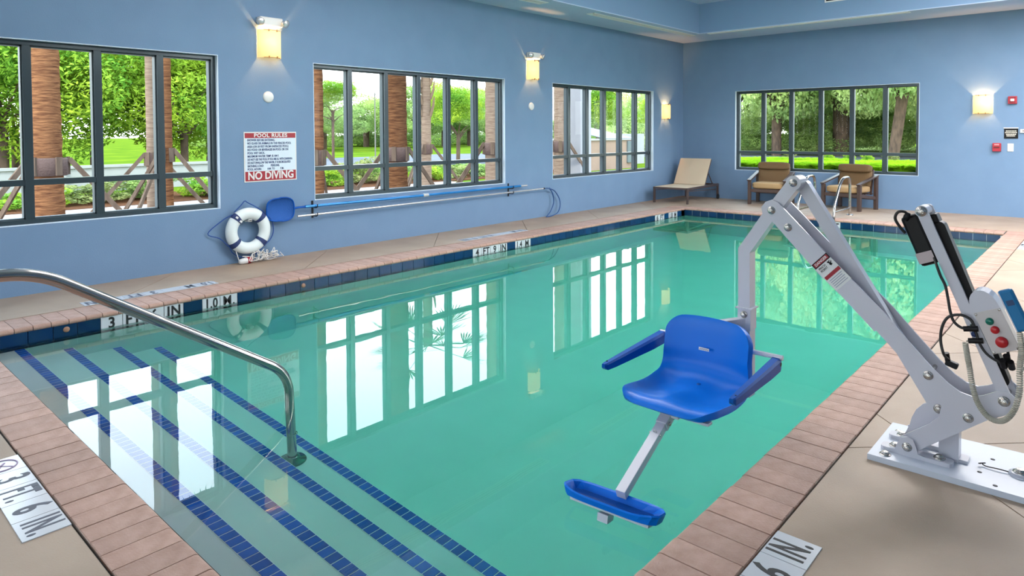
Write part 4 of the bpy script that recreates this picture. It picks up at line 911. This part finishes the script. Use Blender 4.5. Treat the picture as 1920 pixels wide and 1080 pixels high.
# ================================================================== CHAIRS AND LOUNGER
def cushion(c, d, M=None, bulge=.012, bev=.03):
    bm = bmesh.new(); bmesh.ops.create_cube(bm, size=1.0); bmesh.ops.subdivide_edges(bm, edges=bm.edges[:], cuts=5, use_grid_fill=True)
    for v in bm.verts:
        p = [v.co.x*2, v.co.y*2, v.co.z*2]; e = 6.0; mx_ = max(abs(t) for t in p); nrm = (abs(p[0])**e+abs(p[1])**e+abs(p[2])**e)**(1/e)
        k = mx_/nrm if nrm > 0 else 1; v.co = Vector((p[0]*d[0]/2*k, p[1]*d[1]/2*k, p[2]*d[2]/2*k))
    if M is not None:
        for v in bm.verts: v.co = M @ v.co
    for v in bm.verts: v.co += Vector(c)
    bm.verts.index_update(); q = MB(); q.add([v.co.copy() for v in bm.verts], [[v.index for v in f.verts] for f in bm.faces], True); bm.free(); return q
def make_chair(loc, rz, label):
    t = thing('lounge_chair', loc, label, 'armchair', 'pair of lounge chairs under the far window', rz=rz); Z = (0, 0, 0)
    for s_ in (-1, 1):
        q = MB(); q.bb((s_*.325-.028, -.31, 0), (s_*.325+.028, -.25, .445), .003); q.build('leg', WOOD, t, world=Z)
        q = MB(); q.bb((s_*.325-.028, .23, 0), (s_*.325+.028, .295, .585), .003); q.build('leg', WOOD, t, world=Z)
        q = MB(); q.beam((s_*.325, -.33, .455), (s_*.325, .30, .600), .07, .024, bev=.003); q.build('armrest', WOOD, t, world=Z)
        q = MB(); q.beam((s_*.325, -.28, .27), (s_*.325, .26, .20), .03, .055, bev=.002); q.build('side_rail', WOOD, t, world=Z)
    q = MB(); q.bb((-.30, -.295, .235), (.30, -.27, .295), .002); q.build('front_rail', WOOD, t, world=Z)
    q = MB(); q.bb((-.30, .245, .17), (.30, .27, .23), .002); q.build('rear_rail', WOOD, t, world=Z)
    for k in range(5): q = MB(); q.bb((-.30, -.24+.1*k, .275), (.30, -.19+.1*k, .29)); q.build('seat_slat', WOOD, t, world=Z)
    for s_ in (-.26, .26): q = MB(); q.beam((s_, .21, .26), (s_, .285, .70), .03, .03); q.build('back_post', WOOD, t, world=Z)
    cushion((0, -.05, .36), (.59, .53, .125)).build('seat_cushion', CUSH, t, world=Z)
    Mx = Matrix.Rotation(-.24, 3, 'X'); cushion((0, .175, .545), (.57, .10, .40), Mx).build('back_cushion', CUSHB, t, world=Z)
    cushion((0, .170, .715), (.58, .135, .145), Mx).build('head_pillow', CUSHB, t, world=Z)
    return t
make_chair((2.075, -.43, 0), .10, 'brown cushioned wooden lounge chair nearer the tan chaise')
make_chair((3.455, -.41, 0), -.24, 'brown cushioned wooden lounge chair behind the pool ladder')
ch = thing('chaise_lounge', (.53, -.84, 0), 'tan sling chaise lounge with raised back in the far corner', 'chaise lounge', rz=.055); Z = (0, 0, 0)
for s_ in (-1, 1):
    q = MB(); q.bb((s_*.345-.018, -.76, .265), (s_*.345+.018, .76, .310), .003); q.build('side_rail', CHFR, ch, world=Z)
    for y in (-.735, .735):
        q = MB(); q.bb((s_*.345-.018, y-.022, 0), (s_*.345+.018, y+.022, .27), .003); q.build('leg', CHFR, ch, world=Z)
    q = MB(); q.beam((s_*.33, -.70, .245), (s_*.33, .66, .195), .014, .014); q.build('lower_rail', CHFR, ch, world=Z)
q = MB(); q.bb((-.345, -.76, .272), (.345, -.73, .308), .003); q.build('front_rail', CHFR, ch, world=Z)
q = MB(); q.bb((-.345, .73, .272), (.345, .76, .308), .003); q.build('rear_rail', CHFR, ch, world=Z)
for k in range(6): q = MB(); q.bb((-.33, -.60+.22*k, .268), (.33, -.57+.22*k, .276)); q.build('cross_slat', CHFR, ch, world=Z)
q = MB(); q.bb((-.325, -.745, .304), (.325, .14, .316), .003); q.build('seat_sling', SLING, ch, world=Z)
q = MB(); q.beam((0, .10, .318), (0, .43, .83), .66, .014, (0, -1, .6), .003); q.build('back_sling', SLING, ch, world=Z)
for s_ in (-1, 1):
    q = MB(); q.beam((s_*.325, .11, .305), (s_*.325, .435, .815), .022, .022, (0, -1, .6)); q.build('back_frame', CHFR, ch, world=Z)
    q = MB(); q.beam((s_*.30, .30, .60), (s_*.30, .60, .28), .018, .012, (1, 0, 0)); q.build('prop', CHFR, ch, world=Z)
q = MB(); q.cyl((.37, .66, .05), (.395, .66, .05), .05, 20); q.build('wheel', RUB, ch, world=Z)

# ================================================================== OUTSIDE
ZG = -0.20
def ground(name, poly, z, m_, **k):
    q = MB(); q.prism(poly, lambda u, v: (u, v, z-.05), lambda u, v: (u, v, z)); return q.build(name, m_, kind='structure', **k)
q = MB()
for (a, c) in (((-300, -300), (-.1, 400)), ((XR+.1, -300), (300, 400)), ((-.1, .1), (XR+.1, 400)), ((-.1, -300), (XR+.1, YN-.1))): q.bb((a[0], a[1], ZG-.05), (c[0], c[1], ZG))
q.build('lawn', GRASS, kind='structure')
ground('path', [(-.4, -30), (-.4, 1.5), (-9.1, 1.5), (-9.1, -30)], ZG+.02, PATHM)
ground('planting_bed', [(-9.1, -30), (-9.1, 9), (-12.0, 9), (-12.0, -30)], ZG+.03, MULCH)
ground('road', [(-14, 30), (-17, 10), (-22, 4), (-26, -20), (-32, -20), (-30, 6), (-30, 20), (-22, 36)], ZG+.02, ROADM)
ground('back_drive', [(-14, 30), (-22, 36), (-7.5, 31.5), (0, 36.0), (18, 38), (18, 26), (4, 25.5), (-6.5, 24.5)], ZG+.022, ROADM)
ground('shaded_ground', [(-40, 48), (-22, 36), (-7.5, 31.6), (0, 36.1), (30, 38.1), (30, 60), (-40, 60)], ZG+.018, mat('shaded_grass', (.055, .085, .02), .95, color2=(.09, .10, .04), nscale=.6, spec=0.0))  # tree shade put into a duller, darker grass colour
lw = thing('low_wall', (-14, -8, ZG), 'long low grey wall beyond the first window', 'wall'); O = Vector((-14, -8, ZG))
q = MB(); q.bb((-14.2, -20, ZG), (-14, -1.2, .46)); q.build('wall_body', LOWW, lw, world=O); q = MB(); q.bb((-14.24, -20, .46), (-13.96, -1.2, .53)); q.build('wall_cap', LOWW, lw, world=O)
q = MB(); q.bb((-14.35, -8.35, ZG), (-13.85, -7.95, .56)); q.build('wall_pier', LOWW, lw, world=O)
en = thing('service_enclosure', (-9.5, 10.6, ZG), 'tan service enclosure with grey metal roof beyond the third window', 'enclosure'); O = Vector((-9.5, 10.6, ZG))
q = MB(); q.bb((-12.5, 8.71, ZG), (-9.0, 12.66, 1.04)); q.build('enclosure_wall', ENC, en, world=O)
q = MB(); q.bb((-12.6, 8.6, 1.04), (-8.95, 12.75, 1.09)); q.build('coping_cap', LOWW, en, world=O)
for k in range(14):
    y = 10.45+.16*k; q = MB(); q.beam((-9.0, y, 1.10), (-11.5, y, 1.62), .12, .03); q.build('roof_panel', METR, en, world=O)
q = MB(); q.bb((-9.0, 12.0, .05), (-8.93, 12.35, 1.0)); q.build('service_door', METR, en, world=O)
q = MB(); q.bb((-11, 12.9, ZG), (-10.8, 16.5, 1.30)); q.build('pale_screen_wall', COLM, origin=(-10.9, 14.5, ZG), label='pale screen wall right of the tan enclosure', cat='wall')
q = MB(); q.bb((-3.22, .08, ZG), (-2.78, .53, 5.2), .02); q.build('canopy_column', COLM, origin=(-3, .3, ZG), label='pale square column seen through the third window', cat='column')
for i, (x, y, h) in enumerate(((-18, 5.2, 3.1),)):
    q = MB(); q.cyl((x, y, ZG), (x, y, h), .035, 10, .025); q.cyl((x, y, h), (x, y, h+.12), .05, 10, .03); q.build('lamp_post', mat('post_grey', (.16, .15, .14), .8, spec=0), origin=(x, y, ZG), label='thin pale post on the far lawn through the second window', cat='post')
q = MB(); q.cyl((-16, -2.62, ZG), (-16.0, -2.85, 1.12), .07, 10, .05); q.build('bollard_post', COLM, origin=(-16, -2.6, ZG), label='short pale leaning post beyond the first window', cat='post')

def leaf_cloud(name, blobs, n, size, material, aspect=.5, flat=.5, shell=.55, seed=1):
    """leaves as small quads scattered through ellipsoid blobs (cx,cy,cz,rx,ry,rz)"""
    g = np.random.default_rng(seed); B = np.array(blobs, float); wgt = B[:, 3]*B[:, 4]*B[:, 5]; wgt = wgt**.75; wgt /= wgt.sum()
    k = g.choice(len(B), n, p=wgt); d = g.normal(size=(n, 3)); d /= np.linalg.norm(d, axis=1)[:, None]; rad = (shell+(1-shell)*g.random(n))**.6
    c = B[k, :3]+d*rad[:, None]*B[k, 3:6]
    nn = g.normal(size=(n, 3)); nn[:, 2] += flat*2; nn /= np.linalg.norm(nn, axis=1)[:, None]
    t = np.cross(nn, g.normal(size=(n, 3))); t /= np.linalg.norm(t, axis=1)[:, None]; s_ = np.cross(nn, t)
    L = size*(.6+.8*g.random(n))[:, None]; Wd = L*aspect
    V = np.stack([c-t*L/2, c+s_*Wd/2, c+t*L/2, c-s_*Wd/2], 1).reshape(-1, 3)
    me = bpy.data.meshes.new(name); me.vertices.add(4*n); me.vertices.foreach_set('co', V.ravel().astype(np.float32))
    me.loops.add(4*n); me.loops.foreach_set('vertex_index', np.arange(4*n, dtype=np.int32)); me.polygons.add(n)
    me.polygons.foreach_set('loop_start', np.arange(0, 4*n, 4, dtype=np.int32)); me.update(calc_edges=True); me.materials.append(material); return me
def crown_blobs(seed, nb=16, r=1.0, low=-.7):
    g = np.random.default_rng(seed); out = []
    for i in range(nb):
        a = g.random()*2*PI; q_ = g.random()**.5*.72; z = low+(1.55)*g.random(); rr_ = .28+.22*g.random()
        out.append((math.cos(a)*q_, math.sin(a)*q_, z*.7, rr_*1.15, rr_*1.15, rr_*.7))
    return out
def limb_mesh(seed, h, r, nl=6, spread=1.0, lean=0.0, top=1.0):
    g = random.Random(seed); q = MB(); tp = Vector((lean*h*.5, 0, h)); q.tube(catmull([(0, 0, 0), (lean*h*.2, 0, h*.4), tp], 4), [r*1.15]+[r]*7+[r*.7] if False else r, 9)
    for i in range(nl):
        a = 2*PI*i/nl+g.random(); b0 = tp*(.75+.25*g.random()); e = b0+Vector((math.cos(a)*spread*g.uniform(.5, 1), math.sin(a)*spread*g.uniform(.5, 1), top*g.uniform(.5, 1.1)))
        mid = b0.lerp(e, .5)+Vector((0, 0, .12*top)); q.tube([b0, mid, e], [r*.5, r*.33, r*.12], 6)
    return q
CR = [leaf_cloud('foliage', crown_blobs(s_, 22), 26000, .055, LEAF1, .38, .9, seed=s_) for s_ in (1, 2, 3)]
CRM = [leaf_cloud('foliage', crown_blobs(s_), 20000, .05, LEAF2, .5, .3, seed=s_) for s_ in (4, 5)]
CRB = [leaf_cloud('foliage', crown_blobs(s_, 22), 34000, .042, LEAF4, .55, .3, seed=s_) for s_ in (7, 8, 9)]
def tree(name, x, y, h_tr, r_tr, crown, cz, cr_, ch_, label, group=None, lean=0, bark=BARKT, seed=0, cat='tree', rot=0.0):
    t = thing(name, (x, y, ZG), label, cat, group)
    limb_mesh(seed, h_tr, r_tr, 6, cr_*.6, lean, ch_*.5).build('trunk', bark, t, world=(0, 0, 0))
    c = link('foliage', crown, t, loc=(lean*h_tr*.5, 0, cz)); c.scale = (cr_, cr_, ch_); c.rotation_euler = (0, 0, rot); return t
# bright trees behind the low wall, through the first window
spec = [(-18.5, -12.2, 3.4, 'bright green tree at the left frame edge behind the low wall'), (-17.5, -8.6, 3.0, 'bright green tree left of the thick palm trunk'),
        (-19, -5.8, 3.4, 'bright green tree right of the thick palm trunk'), (-17.5, -3.4, 2.9, 'feathery green tree behind the grey palm trunk'),
        (-20.5, -1.2, 3.0, 'yellow green tree with visible fork beyond the first window'), (-24, -7, 4.4, 'taller green tree behind the row beyond the low wall')]
for i, (x, y, r, lb_) in enumerate(spec):
    tree('leafy_tree', x, y, 1.9, .13, CR[i % 3], 3.3 if i < 5 else 4.2, r, 3.4 if i < 5 else 4.2, lb_, 'bright trees behind the low wall', seed=i, rot=i*1.3)
# far lawn trees through the second window
far = [(-46, 19.8, 4.2, 3.3, 2.7, 'large olive green tree at the left of the far lawn'), (-52, 24, 4.0, 3.2, 2.5, 'mid green tree behind the olive tree on the far lawn'),
       (-42, 21.8+2.6, 2.2, 2.8, 2.2, 'bushy tree left of the pale post on the far lawn'), (-58, 33.5, 5.0, 3.6, 3.0, 'dark green tree behind the pale post'),
       (-48, 33, 4.4, 3.8, 3.8, 'green tree right of the red palm trunk on the far lawn'), (-50, 38.5, 4.4, 3.8, 3.7, 'green tree behind the forked young tree'),
       (-52, 44.5, 4.5, 3.8, 3.6, 'green tree at the right of the far lawn'), (-60, 57, 6.5, 4.6, 4.6, 'distant tree left of the tan palm trunk'),
       (-40, 62, 6, 3.6, 4.0, 'pale distant tree beyond the enclosure roof'), (-36, 52, 4.2, 3.2, 3.4, 'small olive tree beyond the enclosure roof')]
for i, (x, y, r, cz, chh, lb_) in enumerate(far):
    tree('lawn_tree', x, y, 2.6, .35, CRM[i % 2], cz, r, chh, lb_, 'trees on the far lawn', seed=20+i, rot=i*.9)
tree('young_tree', -18, 3.7, 2.0, .07, CR[1], 4.15, 1.5, 1.0, 'young tree with bright crown above the pale post', seed=40) if False else None
tree('young_tree', -17, 10.0-.6, 1.5, .10, CR[0], 2.9, 1.5, 1.5, 'slender forked young tree through the second window', seed=41, lean=.05)
tree('young_tree', -26, 8.2, 2.9, .08, CR[2], 3.95, 1.7, 1.0, 'bright crowned young tree beside the pale post', seed=42)
tree('young_tree', -16.5, 20.6, 1.4, .10, CR[1], 3.4, 1.9, 1.8, 'young tree above the tan enclosure', seed=43)
tree('young_tree', -15, 25.4, 1.6, .08, CR[2], 2.9, 1.6, 1.4, 'yellow green young tree beyond the enclosure roof', seed=44)
# wooded back drop through the far window
back = [(-6.2, 33.0, .50, 0, 'large grey tree trunk in the middle of the far window'), (-1.4, 24.6, .26, .25, 'leaning brown tree at the right of the far window'), (-9.2, 30, .3, 0, 'shady tree at the left of the far window'),
        (1.6, 30, .3, 0, 'leafy tree at the right edge of the far window'), (-13.5, 33, .35, 0, 'shady tree beyond the left part of the far window'), (-9.0, 38, .35, 0, 'tall tree far behind the grey trunk'), (-1.5, 35.5, .3, 0, 'tall tree far behind the leaning tree'), (5.5, 33, .3, 0, 'leafy tree past the right side of the far window')]
for i, (x, y, r, ln_, lb_) in enumerate(back):
    tree('shade_tree', x, y, 3.4, r, CRB[i % 3], 7.1, 4.8, 7.2, lb_, 'tall trees beyond the far window', seed=60+i, lean=ln_, rot=i*1.7)
for i, (x, y, s_) in enumerate(((-10.5, 31.5, 1.6), (-7.8, 33, 1.7), (-12.8, 30, 1.5), (-2.6, 34.5, 1.7), (.8, 34.5, 1.8), (3.5, 33.0, 1.6), (-5.4, 36, 1.9))):
    t = thing('understorey_bush', (x, y, ZG), 'rounded green bush at the foot of the trees beyond the far window', 'bush', 'bushes under the far trees'); c = link('foliage', CRM[i % 2], t, loc=(0, 0, s_*.8)); c.scale = (s_*1.3, s_*1.3, s_)
for i in range(9):
    t = thing('distant_bush', (-66+i*1.5, 22+7.2*i, ZG), ['low dark bush','broad low bush','rounded low bush'][i % 3]+' in the far treeline beyond the lawn', 'bush', 'bushes of the far treeline'); c = link('foliage', CRM[i % 2], t, loc=(0, 0, 1.5)); c.scale = (5.2, 5.2, 2.6)
for i in range(8):
    t = thing('distant_bush', (-27+i*5.2, 44+(i % 2)*2, ZG), '%s green bush closing the view behind the trees of the far window' % ('tall', 'broad', 'dense', 'pale')[i % 4], 'bush', 'bushes behind the trees of the far window'); c = link('foliage', CRB[i % 3], t, loc=(0, 0, 3.0)); c.scale = (4.4, 3.4, 4.6); c.rotation_euler = (0, 0, i)
# hedge shrubs along the path
SH = [leaf_cloud('foliage', crown_blobs(s_, 9), 2600, .13, m_, .5, .2, seed=s_) for s_, m_ in ((11, LEAF1), (12, LEAF3), (13, LEAF2))]
for i in range(17):
    y = -13.2+1.22*i; x = -10.3+random.uniform(-.25, .25); s_ = random.uniform(.36, .50)*(1.25 if 6 <= i <= 10 else 1.0)
    where = 'first window' if y < -4.5 else ('second window' if y < 3.6 else 'third window')
    t = thing('hedge_shrub', (x, y, ZG), 'low loose %s shrub in the path hedge seen through the %s' % (('bright green', 'olive', 'mid green')[i % 3], where), 'shrub', 'hedge shrubs along the outer path')
    c = link('foliage', SH[i % 3], t, loc=(0, 0, s_*.62)); c.scale = (.78, .78, s_*.9); c.rotation_euler = (0, 0, i)
    q = MB(); 
    for k in range(4): a = k*1.6; q.tube([(0, 0, 0), (math.cos(a)*.25, math.sin(a)*.25, s_*.8)], [.015, .006], 5)
    q.build('stems', BARKT, t, world=(0, 0, 0))
# bright ornamental grass below the far window
def grass_mesh(seed, n=900):
    g = np.random.default_rng(seed); a = g.random(n)*2*PI; r = g.random(n)**.5*.14; bx_ = np.stack([np.cos(a)*r, np.sin(a)*r, np.zeros(n)], 1); out = np.stack([np.cos(a), np.sin(a), np.zeros(n)], 1)
    L = .32+.3*g.random(n); sp = (.2+.5*g.random(n)); sd_ = np.stack([-np.sin(a), np.cos(a), np.zeros(n)], 1)*.012
    mid = bx_+out*(L*sp*.4)[:, None]+np.array([0, 0, 1])*(L*.75)[:, None]; tip = bx_+out*(L*sp*1.1)[:, None]+np.array([0, 0, 1])*(L*.95)[:, None]
    V = np.stack([bx_-sd_, bx_+sd_, mid+sd_, mid-sd_, tip], 1).reshape(-1, 3); me = bpy.data.meshes.new('blades'); fs = []
    for i in range(n): o_ = 5*i; fs += [(o_, o_+1, o_+2, o_+3), (o_+3, o_+2, o_+4)]
    me.from_pydata(V.tolist(), [], fs); me.materials.append(GRASSB); me.update(); return me
GM = [grass_mesh(s_) for s_ in (1, 2)]
gi = 0
for r_ in range(4):
    for k in range(14):
        x = -5.4+.66*k+random.uniform(-.15, .15)-.38*r_; y = 14.2+1.15*r_+random.uniform(-.2, .2)
        t = thing('grass_clump', (x, y, ZG), 'bright yellow green ornamental grass clump below the far window', 'grass', 'bright grass clumps below the far window')
        c = link('blades', GM[gi % 2], t); c.scale = (1.9, 1.9, .60+.15*random.random()); gi += 1
for i, (x, y) in enumerate(((-1.55, 20.5), (-.55, 20.2), (-3.4, 21), (-5.6, 22), (-2.6, 21.5))):
    t = thing('young_shrub', (x, y, ZG), 'small round shrub beside the drive beyond the far window', 'shrub', 'small shrubs beside the drive'); c = link('foliage', SH[i % 2], t, loc=(0, 0, .32)); c.scale = (.34, .34, .38)

# palms near the wall with timber braces
def palm(x, y, r, h, bark, label, brace=True, base_r=None, azs=(0.5, 2.6, 4.6), zc=.93, wrap=True, fronds=True, hang=False, seed=0):
    t = thing('palm_tree', (x, y, ZG), label, 'palm tree', 'braced palms outside the left wall'); g = random.Random(seed); n = 20; H = h-ZG; K = 46
    base_r = base_r or r*1.12; pts = []; rad = []
    for i in range(K):
        z = H*i/(K-1); rr_ = r+(base_r-r)*math.exp(-z/1.0); rad.append(rr_*(1+.03*(-1)**i+g.uniform(-.01, .01))); pts.append((0, 0, z))
    q = MB(); q.tube(pts, rad, n); q.build('trunk', bark, t, world=(0, 0, 0))
    if wrap:
        q = MB(); q.lathe([(base_r*1.02, -.14), (base_r*1.09, -.13), (base_r*1.10, .10), (base_r*1.02, .12)], (0, 0, zc-ZG), (0, 0, 1), 20); q.build('burlap_wrap', BURLAP, t, world=(0, 0, 0))
    if brace:
        for k in range(5):
            a = k*2*PI/5+.3; c_ = Vector((math.cos(a), math.sin(a), 0)); q = MB(); q.beam(c_*(base_r*1.13)+Vector((0, 0, zc-ZG-.13)), c_*(base_r*1.13)+Vector((0, 0, zc-ZG+.13)), .08, .03, tuple(c_)); q.build('batten', BRACEW, t, world=(0, 0, 0))
        for a in azs:
            c_ = Vector((math.cos(a), math.sin(a), 0)); q = MB(); q.beam(c_*(base_r*1.16)+Vector((0, 0, zc-ZG+.10)), c_*(base_r+1.0)+Vector((0, 0, 0)), .07, .035, tuple(c_.cross(Vector((0, 0, 1))))); q.build('brace', BRACEW, t, world=(0, 0, 0))
    if fronds:
        q = MB(); nf = 16
        for k in range(nf):
            a = 2*PI*k/nf+g.random()*.3; el = g.uniform(-.5, .8); L = g.uniform(.9, 1.3); c_ = Vector((math.cos(a)*math.cos(el), math.sin(a)*math.cos(el), math.sin(el))); s_ = Vector((-math.sin(a), math.cos(a), 0)); top = Vector((0, 0, H)); e = top+c_*L
            q.tube([top, e], [.015, .008], 4); up_ = c_.cross(s_)
            for j in range(17):
                f = -1.25+2.5*j/16; d = (c_*math.cos(f)+s_*math.sin(f)); tip = e+d*g.uniform(.65, .85)+Vector((0, 0, -.18)); w_ = d.cross(up_)*.022
                q.add([e-w_*.3, e+w_*.3, e.lerp(tip, .6)+w_, tip, e.lerp(tip, .6)-w_], [(0, 1, 2, 3, 4)])
        q.build('fronds', FROND, t, world=(0, 0, 0))
    if hang:
        q = MB()
        for k in range(14):
            a = g.random()*2*PI; z = g.uniform(1.9, 2.9); c_ = Vector((math.cos(a), math.sin(a), 0)); q.tube([c_*r*.9+Vector((0, 0, z)), c_*(r*1.6)+Vector((0, 0, z+.25)), c_*(r*1.8)+Vector((0, 0, z+.5))], [.05, .035, .015], 6)
        q.build('old_leaf_boots', DEADF, t, world=(0, 0, 0))
    return t
palm(-4.5, -10.56, .165, 6.5, BARK, 'thick rusty palm trunk in the first window', base_r=.225, azs=(1.25, 3.6, -1.3), zc=.93, seed=1)
palm(-7.0, -8.27, .075, 8.6, BARKG, 'slim grey palm trunk in the third light of the first window', azs=(-1.9, 1.0, 2.6), zc=.90, base_r=.09, seed=2)
palm(-6.0, -8.35, .09, 6.3, BARK, 'dark rusty palm trunk at the right of the first window', azs=(-.9, .9, 3.6), zc=1.0, base_r=.10, wrap=False, seed=3)
palm(-3.0, -7.06, .085, 5.5, BARK, 'narrow reddish palm trunk at the left edge of the second window', azs=(.9, 2.4, -1.5), zc=.98, seed=4)
palm(-3.0, -5.39, .175, 6.0, BARK, 'thick red brown palm trunk in the third light of the second window', azs=(-1.9, 1.4, 3.0), zc=1.0, seed=5)
palm(-7.0, -1.24, .13, 4.2, BARKG, 'ragged palm with old leaf boots in the second window', azs=(1.2, -1.2, 3.0), zc=.95, seed=6, hang=True)
palm(-3.0, -2.77, .185, 6.0, BARKG, 'pale tan palm trunk at the right of the second window', azs=(-2.0, 2.2, 3.4), zc=1.05, seed=7)
palm(-3.0, -.43, .165, 6.0, BARKG, 'pale tan palm trunk at the left of the third window', azs=(1.2, -2.0, 3.0), zc=1.05, seed=8)
